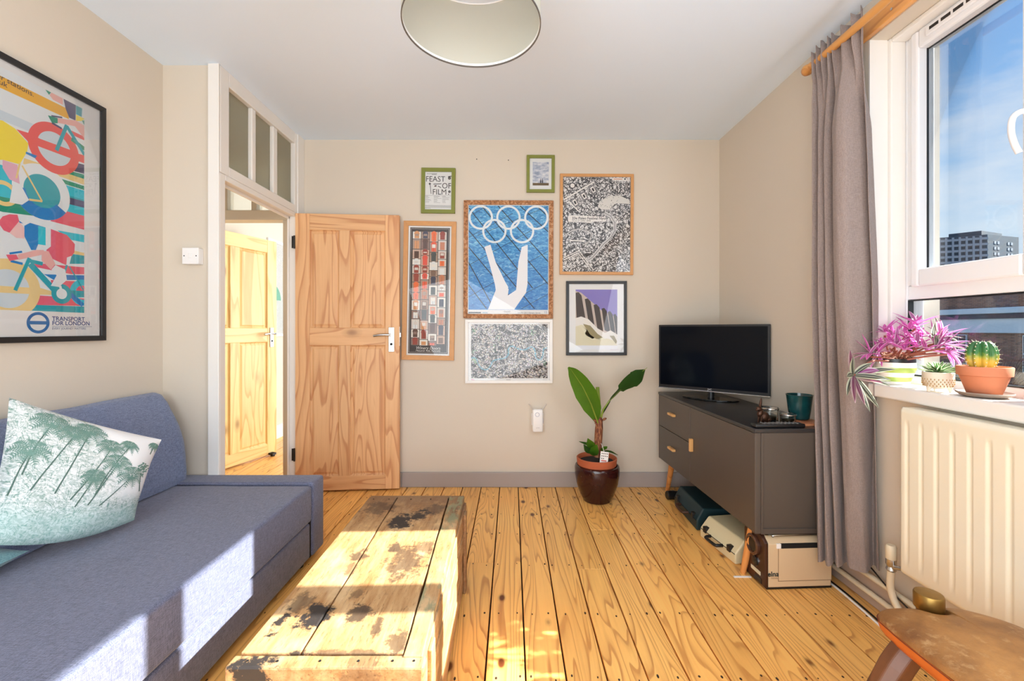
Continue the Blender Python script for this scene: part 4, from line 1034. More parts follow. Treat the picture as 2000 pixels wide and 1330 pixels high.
obj('spider', b, WHITEP, lp_)
obj('bulb', lathe(B(), [(.001, 2.120), (.02, 2.124), (.030, 2.145), (.028, 2.165), (.014, 2.195), (.013, 2.215)], (LX, LY, 0), 24), plain('opal bulb', rgb(245, 242, 236), .2), lp_, smooth=True)
obj('lamp_holder', lathe(B(), [(.018, 2.205), (.022, 2.21), (.02, 2.26), (.006, 2.275)], (LX, LY, 0), 20), WHITEP, lp_, smooth=True)
obj('flex', tube(B(), [(LX, LY, 2.27), (LX, LY, CEIL-.02)], .003, 8), WHITEP, lp_)
obj('ceiling_rose', lathe(B(), [(.012, CEIL-.035), (.045, CEIL-.02), (.05, CEIL-.001)], (LX, LY, 0), 28), WHITEP, lp_, smooth=True)

# ================================================================ SWITCH, WIFI EXTENDER, WALL NAILS
sw = thing('light_switch', 'white single light switch in a raised box by the doorway', 'light switch', (-1.653, YJ, 1.52))
obj('back_box', bx(-1.694, -1.612, YJ-.034, YJ, 1.482, 1.564), WHITEP, sw, bevel=.003)
obj('face_plate', bx(-1.695, -1.611, YJ-.040, YJ-.0335, 1.481, 1.565), WHITEP, sw, bevel=.0025)
obj('rocker', bx(-1.661, -1.645, YJ-.0445, YJ-.039, 1.511, 1.535), WHITEP, sw, bevel=.002)
for x in (-1.684, -1.622): obj('screw', lathe(B(), [(.003, 0), (.003, .001)], (x, YJ-.040, 1.523), 10, M=Matrix.Rotation(PI/2, 3, 'X')), BLACK, sw)
wf = thing('wifi_extender', 'white plug-in wireless extender with two aerials on the back wall', 'wifi extender', (.186, YB, .49))
wx, wz = (1049.5-1000)/268.1, 1.146-(819-643)/268.1
obj('extender_body', rbox(wx-.038, wx+.038, YB-.06, YB-.012, wz-.082, wz+.082, .012, 3), WHITEP, wf, smooth=True)
obj('socket_plate', bx(wx-.043, wx+.043, YB-.012, YB, wz-.04, wz+.046), WHITEP, wf, bevel=.002)
GREYP = plain('grey ring plastic', rgb(178, 176, 190), .4)
b = B(); tube(b, [(wx-.004+.014*math.cos(a*PI/12), YB-.0605, wz+.046+.014*math.sin(a*PI/12)) for a in range(25)], .0018, 6); obj('indicator_ring', b, GREYP, wf, smooth=True)
obj('maker_mark', text_mesh(B(), 'tp-link', .010, Matrix.Translation((wx, YB-.0605, wz-.048)) @ RX), plain('grey print', rgb(160, 158, 158), .5), wf)
for s in (-1, 1): obj('aerial', tube(B(), [(wx+s*.030, YB-.03, wz+.07), (wx+s*.064, YB-.03, wz+.118)], .0035, 10), plain('translucent aerial', rgb(206, 198, 188), .4) if s < 0 else bpy.data.materials['translucent aerial'], wf, smooth=True)
obj('side_button', bx(wx+.037, wx+.041, YB-.05, YB-.02, wz-.02, wz+.01), GREYP, wf, bevel=.001)
for (px, pz, lab) in ((931, 311, 'small nail hole in the back wall above the blue poster, left of two'), (993, 313, 'small nail hole in the back wall near the little seaside photo')):
    nl = obj('wall_nail', lathe(B(), [(.0035, 0), (.0035, .004)], ((px-1000)/268.1, YB, 1.146+(643-pz)/268.1), 8, M=Matrix.Rotation(PI/2, 3, 'X')), LETK); setp(nl, lab, 'nail')

# ================================================================ PICTURES (each built flat in its own frame: x right, y up, z out of the wall)
ARTM = None
def artmat():
    m, n, l, p = base_mat('printed colours'); a = n.new('ShaderNodeVertexColor'); a.layer_name = 'Col'; l.new(a.outputs[0], p.inputs['Base Color']); p.inputs['Roughness'].default_value = .55; return m
ARTM = artmat()
class Art:
    def __init__(s, w, h):
        s.w, s.h = w, h; s.bm = bmesh.new(); s.col = s.bm.loops.layers.float_color.new('Col'); s.clip = (0, w, 0, h); s.L = 0; s.n = {}; s.hold = False
    def poly(s, pts, c, L=None):
        L = s.L if L is None else L
        x0, x1, y0, y1 = s.clip; P = [tuple(p) for p in pts]
        for ax, lim, sg in ((0, x0, 1), (0, x1, -1), (1, y0, 1), (1, y1, -1)):
            Q = []
            for i in range(len(P)):
                a, b_ = P[i-1], P[i]; ia, ib = sg*(a[ax]-lim) >= 0, sg*(b_[ax]-lim) >= 0
                if ia != ib:
                    t = (lim-a[ax])/(b_[ax]-a[ax]); Q.append((a[0]+(b_[0]-a[0])*t, a[1]+(b_[1]-a[1])*t))
                if ib: Q.append(b_)
            P = Q
            if len(P) < 3: return
        out = []
        for p in P:
            if not out or (abs(p[0]-out[-1][0])+abs(p[1]-out[-1][1])) > 1e-6: out.append(p)
        if len(out) > 1 and abs(out[0][0]-out[-1][0])+abs(out[0][1]-out[-1][1]) < 1e-6: out.pop()
        if len(out) < 3: return
        if not s.hold: s.n[L] = s.n.get(L, 0)+1
        zz = .0002+L*.00012+(s.n.get(L, 0) % 28)*4e-6
        ar = sum(out[i-1][0]*out[i][1]-out[i][0]*out[i-1][1] for i in range(len(out)))
        if ar < 0: out.reverse()
        f = s.bm.faces.new([s.bm.verts.new((p[0], p[1], zz)) for p in out])
        for lp in f.loops: lp[s.col] = c
    def rect(s, x0, x1, y0, y1, c, L=None): s.poly([(x0, y0), (x1, y0), (x1, y1), (x0, y1)], c, L)
    def circ(s, x, y, r, c, L=None, ry=None, n=40): s.poly([(x+r*math.cos(2*PI*i/n), y+(ry or r)*math.sin(2*PI*i/n)) for i in range(n)], c, L)
    def ring(s, x, y, r0, r1, c, L=None, k=1, n=48):
        s.n[L or 0] = s.n.get(L or 0, 0)+1; s.hold = True
        for i in range(n):
            a, b_ = 2*PI*i/n, 2*PI*(i+1)/n
            s.poly([(x+r0*math.cos(a), y+k*r0*math.sin(a)), (x+r1*math.cos(a), y+k*r1*math.sin(a)), (x+r1*math.cos(b_), y+k*r1*math.sin(b_)), (x+r0*math.cos(b_), y+k*r0*math.sin(b_))], c, L)
        s.hold = False
    def line(s, a, b_, w, c, L=None):
        d = Vector((b_[0]-a[0], b_[1]-a[1])).normalized()*w/2
        s.poly([(a[0]-d.y, a[1]+d.x), (a[0]+d.y, a[1]-d.x), (b_[0]+d.y, b_[1]-d.x), (b_[0]-d.y, b_[1]+d.x)], c, L)
    def text(s, t, x, y, size, c, L=None, align='CENTER', bold=0, rot=0, shear=0, sx=1):
        L = s.L if L is None else L
        k = len(s.bm.faces)
        M = Matrix.Translation((x, y, .0002+L*.00012)) @ Matrix.Rotation(rot, 4, 'Z') @ Matrix.Diagonal((sx, 1, 1, 1))
        text_mesh(s.bm, t, size, M, 0, align, bold=bold, shear=shear)
        s.bm.faces.ensure_lookup_table()
        for f in s.bm.faces[k:]:
            for lp in f.loops: lp[s.col] = c
    def done(s, parent, name='print', mats=None):
        me = bpy.data.meshes.new(name); s.bm.to_mesh(me); s.bm.free(); me.materials.append(ARTM)
        o = bpy.data.objects.new(name, me); C.objects.link(o); o.parent = parent; return o
def picture(label, cat, w, h, fw, m, origin, wall='back', tilt=0, dep=.018, skew=0, group=None, mount=None, glass=True, recess=.006):
    t = thing('framed_' + cat.replace(' ', '_'), label, cat, group=group)
    R = {'back': Matrix(((1, 0, 0), (0, 0, -1), (0, 1, 0))), 'left': Matrix(((0, 0, 1), (1, 0, 0), (0, 1, 0)))}[wall]
    t.matrix_basis = Matrix.Translation(origin) @ R.to_4x4() @ Matrix.Rotation(tilt, 4, 'Z')
    t.location = t.matrix_basis.to_translation()
    names = ('frame_bottom', 'frame_right', 'frame_top', 'frame_left')
    O = [(0, 0), (w, 0), (w, h), (0, h)]; I = [(fw, fw), (w-fw, fw), (w-fw, h-fw), (fw, h-fw)]
    for k in range(4):
        a, b_, c, d = O[k], O[(k+1) % 4], I[(k+1) % 4], I[k]
        b = B(); prism(b, [(*a, .001), (*b_, .001), (*c, .001), (*d, .001)], (0, 0, dep))
        obj('frame_rail', b, m, t, world=False, bevel=.0015, seg=2)
    obj('mount', bx(fw-.002, w-fw+.002, fw-.002, h-fw+.002, .002, dep-recess-.004), mount or PAPER, t, world=False)
    if glass: obj('picture_glass', bx(fw-.001, w-fw+.001, fw-.001, h-fw+.001, dep-.0035, dep-.0020), PICGLASS, t, world=False)
    t['_z'] = dep-recess-.004
    return t
def art_on(t, x, y, w, h):
    e = Art(w, h); e.off = (x, y); e.t = t; return e
def put(e, name='print'):
    o = e.done(e.t, name); o.location = (e.off[0], e.off[1], e.t['_z']); return o
PAPER = plain('white paper', rgb(232, 232, 230), .7, var=.01)
BLKF = plain('black frame lacquer', rgb(26, 25, 26), .35); GRNF = plain('olive green frame', rgb(124, 130, 52), .5, var=.06); WHTF = plain('white frame lacquer', rgb(238, 236, 232), .4)
OAKF = plain('honey oak frame', rgb(206, 150, 92), .45, var=.12, scale=30)
def rustic():
    m, n, l, p = base_mat('rustic bark frame'); v = coords(n, l, (1, 1, 1)); a = nz(n, l, v, 55, 6, .75, .6)
    c = ramp(n, l, a, [(.3, rgb(60, 38, 24)), (.45, rgb(150, 98, 58)), (.55, rgb(190, 132, 86)), (.7, rgb(214, 196, 170))]); l.new(c, p.inputs['Base Color']); p.inputs['Roughness'].default_value = .7; bump(n, l, a, p, .5, .004); return m
RUST = rustic()
def bw(px, pz): return ((px-1000)/268.1, YB, 1.146+(643-pz)/268.1)     # a point of the back wall
def doodle(name, sc, mult, tint=None):
    m, n, l, p = base_mat(name); v = coords(n, l)
    a = nz(n, l, v, sc, 3, .6, 1.2); f = math_(n, l, 'FRACT', math_(n, l, 'MULTIPLY', a, mult))
    ln = ramp(n, l, f, [(0, 0.), (.18, 0.), (.34, 1.), (.80, 1.), (.95, 0.)])
    vo = n.new('ShaderNodeTexVoronoi'); vo.feature = 'DISTANCE_TO_EDGE'; vo.inputs['Scale'].default_value = sc*3.; l.new(v, vo.inputs['Vector'])
    e = ramp(n, l, vo.outputs['Distance'], [(.02, 0.), (.10, 1.)])
    q = math_(n, l, 'MULTIPLY', ln, e)
    c = mix(n, l, q, rgb(50, 48, 50), rgb(226, 224, 222))
    if tint: c = tint(n, l, c)
    l.new(c, p.inputs['Base Color']); p.inputs['Roughness'].default_value = .6; return m

# -- 1 poster with cyclists on the left wall
PW, PH = .73, 1.033
def tf(px, py):       # measured point of the poster -> metres in the poster's own plane
    d = 858*1.825/(1000-px); return (d-1.227, (1.146+(643-py)*d/858)-1.096)
t = picture('large black-framed cycling poster with transport logo on the left wall', 'poster', PW, PH, .022, BLKF, (XL, 1.227, 1.096), 'left')
e = art_on(t, 0, 0, PW, PH)
def q1(x, y): return tf(x/4.435, 100+y/4.435)
def q2(x, y): return tf(x/4.435, 380+y/4.435)
ux, uy0 = q2(712, 1025); uyt = q1(720, 460)[1]
e.clip = (.022+.02, ux, uy0, PH-.05)
W_, ORG, YEL, RED, PNK, NVY, CYN, TEA, GRN, BLU, LG, SKN, SND = (rgb(230, 236, 238), rgb(240, 180, 40), rgb(246, 222, 60), rgb(236, 92, 88), rgb(232, 96, 116), rgb(78, 72, 112), rgb(40, 196, 216), rgb(30, 164, 178), rgb(28, 150, 120), rgb(24, 128, 200), rgb(206, 220, 228), rgb(240, 180, 170), rgb(236, 208, 140))
e.rect(0, PW, 0, PH, W_, 0)
def band(Q, pts, c, L=1): e.poly([Q(*p) for p in pts], c, L)
band(q1, [(-900, -180), (0, 220), (570, 500), (580, 590), (0, 325), (-900, -60)], ORG)
band(q1, [(-500, 300), (0, 515), (290, 640), (250, 700), (0, 600), (-500, 400)], LG)
band(q1, [(120, 675), (250, 715), (330, 760), (600, 870), (720, 905), (720, 975), (600, 930), (330, 830), (230, 790)], RED, 4)
band(q1, [(190, 925), (720, 1105), (720, 1160), (180, 975)], SND, 1)
band(q1, [(620, 960), (720, 985), (720, 1065), (560, 1020)], NVY, 2); band(q1, [(520, 1020), (720, 1070), (720, 1110), (540, 1050)], GRN, 1)
band(q1, [(180, 1000), (720, 1170), (720, 1205), (180, 1040)], GRN, 2)
band(q1, [(-700, 760), (160, 1040), (720, 1210), (720, 1500), (-700, 1100)], CYN, 1)
band(q1, [(180, 1135), (720, 1290), (720, 1340), (160, 1180)], TEA, 2)
band(q2, [(0, 0), (380, 20), (712, 110), (712, 185), (400, 110), (180, 40), (0, 60)], CYN, 1); band(q2, [(530, 10), (712, 60), (712, 115), (530, 70)], NVY, 3)
band(q2, [(-500, -100), (0, 20), (200, 60), (400, 200), (0, 150), (-500, 40)], GRN, 2); band(q2, [(430, 110), (712, 185), (712, 305), (420, 230)], PNK, 2)
cx, cy = q2(350, -20); e.circ(cx, cy, .067, TEA, 3); e.ring(cx, cy, .067, .105, W_, 4)
for i in range(16):
    a = PI*1.02+i*PI*.80/16; b2 = PI*1.02+(i+1)*PI*.80/16
    e.poly([(cx+.060*math.cos(a), cy+.060*math.sin(a)), (cx+.105*math.cos(a), cy+.105*math.sin(a)), (cx+.105*math.cos(b2), cy+.105*math.sin(b2)), (cx+.060*math.cos(b2), cy+.060*math.sin(b2))], BLU, 5)
cx, cy = q1(455, 845); e.circ(cx, cy, .066, LG, 3); e.ring(cx, cy, .064, .098, RED, 5)
e.line(q1(250, 760), q1(640, 900), .026, RED, 5); e.line(q1(560, 640), q1(470, 860), .014, TEA, 7); e.line(q1(560, 650), q1(715, 900), .014, TEA, 7); e.line(q1(590, 700), q1(720, 760), .016, RED, 6)
e.line(q1(600, 760), q1(720, 850), .016, GRN, 6)
e.poly([q1(0, 600), q1(110, 670), q1(225, 800), q1(215, 870), q1(150, 980), q1(0, 940), q1(-250, 960), q1(-300, 560)], YEL, 6)
e.poly([q1(345, 290), q1(440, 335), q1(405, 378)], GRN, 6); e.poly([q1(440, 335), q1(525, 380), q1(525, 465), q1(440, 420), q1(410, 380)], SKN, 6)
e.poly([q1(525, 385), q1(640, 440), q1(635, 600), q1(580, 575), q1(550, 500)], NVY, 7); e.poly([q1(640, 440), q1(695, 470), q1(690, 570), q1(640, 545)], TEA, 7)
e.poly([q1(640, 550), q1(715, 585), q1(690, 605), q1(640, 605)], YEL, 7); e.poly([q1(690, 600), q1(722, 600), q1(722, 660)], GRN, 8)
e.poly([q1(395, 555), q1(480, 580), q1(480, 625), q1(430, 620)], GRN, 8); e.poly([q1(480, 580), q1(640, 600), q1(720, 650), q1(715, 760), q1(630, 650), q1(480, 620)], SKN, 7)
e.line(q1(425, 560), q1(520, 575), .006, NVY, 7); e.line(q1(430, 620), q1(515, 670), .008, NVY, 7)
e.poly([q1(205, 870), q1(300, 905), q1(285, 928), q1(200, 885)], BLU, 7)
e.poly([q1(0, 940), q1(130, 985), q1(150, 1150), q1(60, 1110), q1(0, 1010)], rgb(228, 176, 196), 7); e.poly([q1(90, 1140), q1(160, 1160), q1(230, 1290), q1(170, 1330), q1(60, 1310)], W_, 8)
e.line(q1(170, 990), q1(345, 1300), .006, SND, 8); e.line(q1(345, 1300), q1(230, 1285), .008, SND, 8); e.line(q1(150, 970), q1(120, 1100), .006, SND, 8)
cx, cy = q1(10, 1230); e.ring(cx, cy, .03, .045, SND, 6)
# the part of the print further left: more bands, another pair of wheels
for k, (c, va, vb) in enumerate(((ORG, .86, .90), (LG, .76, .80), (SND, .66, .69), (TEA, .58, .62), (CYN, .50, .58), (NVY, .47, .49), (PNK, .40, .44), (GRN, .34, .38), (BLU, .26, .29), (SND, .19, .22), (TEA, .14, .17))):
    e.poly([(.042, va+.02), (.30, va), (.30, vb), (.042, vb+.02)], c, 1)
for cu, cv, cc in ((.17, .74, RED), (.20, .50, BLU), (.15, .24, PNK)): e.circ(cu, cv, .07, LG, 2); e.ring(cu, cv, .068, .10, cc, 3); e.line((cu-.10, cv+.01), (cu+.10, cv-.01), .022, cc, 4)
# lower rider
band(q2, [(-500, 0), (0, 150), (712, 305), (712, 350), (300, 260), (0, 210), (-500, 90)], W_, 3)
band(q2, [(480, 310), (712, 350), (712, 415), (560, 385)], CYN, 3); band(q2, [(600, 480), (712, 505), (712, 530), (600, 510)], SND, 3)
band(q2, [(580, 510), (712, 530), (712, 600), (560, 600)], TEA, 3); band(q2, [(250, 590), (712, 630), (712, 690), (600, 690), (250, 620)], PNK, 3); band(q2, [(360, 690), (712, 700), (712, 740), (450, 740)], BLU, 3)
band(q2, [(420, 740), (712, 755), (712, 850), (450, 850)], PNK, 3); cx, cy = q2(700, 850); e.ring(cx, cy, .03, .055, CYN, 4)
band(q2, [(260, 870), (712, 900), (712, 965), (240, 955)], PNK, 3); band(q2, [(120, 950), (712, 970), (712, 1025), (120, 1000)], TEA, 3); band(q2, [(590, 830), (712, 835), (712, 890), (600, 890)], TEA, 4)
band(q2, [(-400, 760), (0, 790), (300, 800), (440, 840), (440, 870), (0, 860), (-400, 860)], SND, 4)
cx, cy = q2(50, 815); e.circ(cx, cy, .072, LG, 4); e.ring(cx, cy, .070, .108, SND, 6); e.line(q2(-100, 815), q2(260, 835), .024, SND, 6)
e.poly([q2(0, 190), q2(60, 170), q2(130, 175), q2(145, 230), q2(60, 330), q2(10, 310), q2(-40, 240)], PNK, 8)
e.poly([q2(60, 330), q2(145, 230), q2(190, 290), q2(190, 380), q2(120, 375)], rgb(244, 200, 196), 8); e.poly([q2(140, 225), q2(180, 250), q2(150, 245)], BLU, 8)
e.poly([q2(190, 270), q2(240, 245), q2(375, 285), q2(375, 440), q2(310, 430), q2(290, 480), q2(250, 480), q2(190, 360)], BLU, 7); e.poly([q2(310, 270), q2(375, 285), q2(375, 440), q2(310, 430)], CYN, 8)
e.poly([q2(375, 285), q2(420, 298), q2(420, 450), q2(350, 490), q2(310, 480), q2(320, 432), q2(375, 440)], W_, 8)
e.poly([q2(420, 298), q2(560, 350), q2(630, 430), q2(625, 500), q2(550, 610), q2(420, 550), q2(380, 480), q2(420, 450)], PNK, 8)
e.poly([q2(30, 520), q2(120, 520), q2(140, 560), q2(60, 575)], PNK, 9); e.poly([q2(130, 520), q2(290, 480), q2(360, 480), q2(350, 520), q2(140, 565)], SKN, 9)
e.poly([q2(340, 490), q2(400, 490), q2(460, 600), q2(420, 650), q2(340, 570)], SKN, 9); e.poly([q2(460, 610), q2(545, 650), q2(560, 740), q2(490, 800), q2(420, 790), q2(470, 700), q2(425, 650)], W_, 9)
e.line(q2(235, 550), q2(110, 830), .013, TEA, 9); e.line(q2(240, 600), q2(500, 880), .022, TEA, 7); e.line(q2(240, 575), q2(350, 600), .014, TEA, 7); e.line(q2(560, 610), q2(480, 880), .008, TEA, 8); e.line(q2(580, 620), q2(705, 830), .005, TEA, 8)
e.line(q2(540, 820), q2(700, 960), .018, BLU, 7); cx, cy = q2(515, 860); e.circ(cx, cy, .040, TEA, 8); e.circ(cx, cy, .021, W_, 10); e.line(q2(500, 790), q2(520, 860), .010, W_, 10)
e.line(q2(60, 510), q2(170, 495), .007, BLU, 8); e.line(q2(70, 575), q2(175, 600), .009, BLU, 8); e.poly([q2(560, 545), q2(600, 530), q2(580, 610), q2(555, 610)], W_, 10)
e.clip = (.022, PW-.022, .022, PH-.022)
BL2 = rgb(24, 106, 172)
cx, cy = q2(313, 1110); e.ring(cx, cy, .030, .041, BL2, 2); a, c_ = q2(217, 1110), q2(407, 1112); e.rect(a[0]+.003, c_[0]-.003, cy-.0065, cy+.0065, BL2, 3)
NB = rgb(36, 66, 130)
x0 = q2(432, 1078)[0]; e.text('TRANSPORT', x0, q2(545, 1078)[1], .0235, NB, 2, 'LEFT', .0004, sx=1.0); e.text('FOR LONDON', x0, q2(545, 1116)[1], .0235, NB, 2, 'LEFT', .0004, sx=1.0)
e.rect(x0, x0+.165, q2(545, 1143)[1]-.0006, q2(545, 1143)[1]+.0006, NB, 2); e.text('EVERY JOURNEY MATTERS', x0, q2(545, 1161)[1], .0122, NB, 2, 'LEFT', sx=.95)
p0, p1 = q1(0, 240), q1(270, 385); rt = math.atan2(p1[1]-p0[1], p1[0]-p0[0])
pe = q1(275, 380); e.text('easier stations.', pe[0], pe[1], .027, LK := rgb(60, 40, 50), 9, 'RIGHT', rot=rt)
pe = q1(42, 300); e.text('gov.uk', pe[0], pe[1], .027, LK, 9, 'RIGHT', rot=rt)
put(e)

# -- 2 feast of film
w, h = 66/268.1, 88/268.1
t = picture('small olive-framed flyer with large FEAST OF FILM lettering', 'flyer', w, h, .027, GRNF, bw(823, 417), tilt=-.012)
e = art_on(t, 0, 0, w, h); e.clip = (.027, w-.027, .027, h-.027); K = rgb(48, 46, 48)
fx = (w-.054)/(372); fy = (h-.054)/(545)
def f2_(x, y): return (.027+(x-120)*fx, h-.027-(y-262)*fy)
x, y = f2_(300, 368); e.text('FEAST', f2_(124, 0)[0], y, .057, K, 2, 'LEFT', sx=.93); e.text('OF', f2_(487, 0)[0], f2_(0, 465)[1], .057, K, 2, 'RIGHT', sx=.93); e.text('FILM', f2_(425, 0)[0], f2_(0, 555)[1], .057, K, 2, 'RIGHT', sx=.93)
for a in ((185, 435, .006), (462, 545, .007), (450, 583, .003), (460, 350, .008)): p = f2_(a[0], a[1]); e.circ(p[0], p[1], a[2]*1.3, K, 2); e.circ(p[0], p[1], a[2]*.5, rgb(150, 146, 140), 3)
e.line(f2_(235, 440), f2_(350, 432), .005, K, 2); e.line(f2_(190, 450), f2_(205, 580), .004, K, 2); e.line(f2_(250, 470), f2_(280, 460), .010, rgb(90, 60, 52), 2); e.line(f2_(300, 465), f2_(345, 490), .005, K, 2)
e.line(f2_(140, 290), f2_(285, 285), .0025, K, 2); e.line(f2_(210, 300), f2_(280, 300), .003, K, 2); e.line(f2_(440, 330), f2_(488, 320), .006, K, 2)
for c0 in (124, 243, 362):
    for r in range(7): e.line(f2_(c0, 615+15*r), f2_(c0+random.randint(40, 110), 615+15*r), .0016 if r else .0024, rgb(110, 106, 104), 2)
e.line(f2_(124, 600), f2_(485, 604), .0012, K, 2)
for r in range(4): e.line(f2_(124, 745+14*r), f2_(485 if r < 3 else 200, 747+14*r), .0022, rgb(80, 78, 76), 2)
put(e)
# -- 3 winery doors
w, h = 102/268.1, 270/268.1
t = picture('tall oak-framed poster of many photographed winery doors', 'poster', w, h, .034, OAKF, (bw(785.5, 702)[0]-.002, YB, bw(0, 702)[2]), tilt=-.018)
e = art_on(t, 0, 0, w, h); e.clip = (.034, w-.034, .034, h-.034)
gx0, gx1, gy0, gy1 = .046, w-.046, .046, h-.046
e.rect(gx0, gx1, gy0, gy1, rgb(52, 42, 38), 1)
for (a, b_, c, d) in ((gx0+.006, gx1-.006, gy1-.009, gy1-.007), (gx0+.006, gx1-.006, gy0+.007, gy0+.009), (gx0+.006, gx0+.008, gy0+.007, gy1-.007), (gx1-.008, gx1-.006, gy0+.007, gy1-.007)): e.rect(a, b_, c, d, rgb(200, 190, 180), 2)
rr = random.Random(8); DC = [rgb(228, 92, 52), rgb(150, 60, 40), rgb(196, 120, 80), rgb(90, 60, 46), rgb(60, 60, 78), rgb(222, 84, 64), rgb(214, 150, 96), rgb(120, 92, 74), rgb(224, 224, 220), rgb(236, 110, 50), rgb(70, 76, 74)]
TL = [rgb(214, 204, 192), rgb(168, 140, 120), rgb(232, 226, 214), rgb(140, 110, 96), rgb(200, 170, 150)]
colw = (gx1-gx0-.040)/4
for c in range(4):
    y = gy1-.030
    while y > gy0+.075:
        hh = min(rr.choice((.045, .055, .062, .07, .075)), y-(gy0+.055)); x0 = gx0+.020+colw*c
        e.rect(x0, x0+colw-.004, y-hh+.004, y, rr.choice(TL), 2); dc = rr.choice(DC); m_ = colw*.2
        e.rect(x0+m_, x0+colw-.004-m_, y-hh+.007, y-.012, dc, 3)
        if rr.random() < .5: e.circ(x0+colw/2-.002, y-.014, colw*.5-m_+.001, dc, 3, n=16)
        if rr.random() < .6: e.rect(x0+colw/2-.0028, x0+colw/2-.0012, y-hh+.007, y-.010, rgb(50, 30, 24), 4)
        if rr.random() < .4: e.rect(x0+m_+.004, x0+colw-.008-m_, y-hh*.55, y-.016, rr.choice(TL), 4)
        y -= hh
WT = rgb(226, 220, 212)
e.text('Winery Doors', w/2, gy0+.040, .030, WT, 3, shear=.25); e.text('McLaren Vale Australia', w/2, gy0+.021, .019, WT, 3, shear=.2)
put(e)
# -- 4 blue pool poster (plain stand-in with the ring emblem)
w, h = 174/268.1, 229/268.1
t = picture('bark-framed blue water poster with white rings and pale forked shape', 'poster', w, h, .031, RUST, bw(905.5, 621.5), tilt=-.004, dep=.022)
def waterm():
    m, n, l, p = base_mat('printed blue water'); v = coords(n, l, (1, 3.2, 1)); a = nz(n, l, v, 26, 4, .6, 1.5)
    sp = n.new('ShaderNodeSeparateXYZ'); l.new(coords(n, l), sp.inputs[0])
    c = ramp(n, l, a, [(.32, rgb(24, 98, 170)), (.5, rgb(58, 148, 208)), (.6, rgb(112, 190, 226)), (.72, rgb(190, 226, 238))])
    k = ramp(n, l, math_(n, l, 'DIVIDE', sp.outputs['Y'], .85), [(.05, 1.), (.75, 0.)]); c = mix(n, l, math_(n, l, 'MULTIPLY', k, .5), c, rgb(10, 96, 190))
    l.new(c, p.inputs['Base Color']); p.inputs['Roughness'].default_value = .5; return m
z_ = t['_z']; ix0, ix1, iy0, iy1 = .036, w-.036, .062, h-.036
obj('water_print', bx(ix0, ix1, iy0, iy1, z_, z_+.0003), waterm(), t, world=False)
e = art_on(t, 0, 0, w, h); e.clip = (ix0, ix1, iy0, iy1); sx_, sy_ = w/485, h/630; K = rgb(20, 34, 44)
def g4(x, y): return ((x-375)*sx_, h-(y-312)*sy_)
for a, c in (((400, 350), (750, 780)), ((400, 470), (760, 890)), ((470, 340), (835, 760)), ((560, 340), (835, 640)), ((680, 340), (835, 480)), ((400, 640), (540, 890)), ((770, 340), (835, 400)), ((400, 760), (500, 890)), ((400, 560), (640, 840))): e.line(g4(*a), g4(*c), .0065, K, 6)
for a, c in (((400, 400), (500, 340)), ((400, 510), (640, 380)), ((400, 660), (835, 420)), ((400, 830), (835, 580)), ((540, 890), (835, 745)), ((690, 890), (835, 810)), ((450, 500), (835, 340))): e.line(g4(*a), g4(*c), .003, K, 6)
for x, y in ((467, 403), (617, 403), (768, 403), (541, 475), (691, 475)): p = g4(x, y); e.ring(p[0], p[1], 55*sx_, 66*sx_, W_, 8)
SH = rgb(238, 238, 240)
e.poly([g4(*p) for p in ((487, 560), (520, 548), (548, 640), (600, 745), (618, 775), (606, 830), (560, 860), (545, 760), (515, 650))], SH, 9)
e.poly([g4(*p) for p in ((690, 560), (722, 548), (722, 640), (722, 760), (712, 808), (660, 850), (615, 820), (660, 790), (672, 640))], SH, 9)
e.poly([g4(*p) for p in ((560, 765), (620, 785), (615, 822), (690, 790), (716, 800), (650, 895), (508, 895))], SH, 9)
e.clip = (.031, w-.031, .031, h-.031)
for k, xx in enumerate((600, 612, 624)): p = g4(xx, 906 + (2 if k % 2 else 0)); e.ring(p[0], p[1], .005, .0066, K, 3, n=16)
e.text('London 2012 Olympic Games', g4(800, 0)[0]-.01, g4(0, 912)[1], .0135, K, 3, 'RIGHT'); e.text('12', g4(820, 0)[0], g4(0, 909)[1], .022, rgb(90, 130, 170), 3)
e.rect(g4(402, 0)[0], g4(470, 0)[0], g4(0, 915)[1], g4(0, 909)[1], K, 3); e.rect(g4(478, 0)[0], g4(505, 0)[0], g4(0, 915)[1], g4(0, 910)[1], rgb(150, 180, 200), 3)
put(e)
# -- 5 small seaside photo
w, h = 54.5/268.1, 72.5/268.1
t = picture('small olive-framed photo of two people under a cloudy sky', 'photo', w, h, .022, GRNF, bw(1028.3, 376.8), tilt=-.004)
e = art_on(t, 0, 0, w, h); a0, a1_, b0, b1 = .044, w-.042, .052, h-.048
def skym():
    m, n, l, p = base_mat('photo of clouds'); a = nz(n, l, coords(n, l, (1, 2.5, 1)), 22, 5, .6); c = ramp(n, l, a, [(.35, rgb(140, 152, 178)), (.5, rgb(190, 196, 208)), (.65, rgb(236, 234, 234))]); l.new(c, p.inputs['Base Color']); return m
obj('cloud_print', bx(a0, a1_, b0, b1, t['_z'], t['_z']+.0003), skym(), t, world=False)
e.rect(a0, a1_, b0, b0+.018, rgb(104, 84, 54), 4)
for k in (0, 1):
    x = a0+.058+.013*k; e.poly([(x-.004, b0+.018), (x+.004, b0+.018), (x+.005, b0+.034), (x, b0+.044), (x-.005, b0+.034)], rgb(40, 42, 54), 5); e.circ(x, b0+.046, .0035, rgb(40, 42, 54), 5, n=12)
put(e)
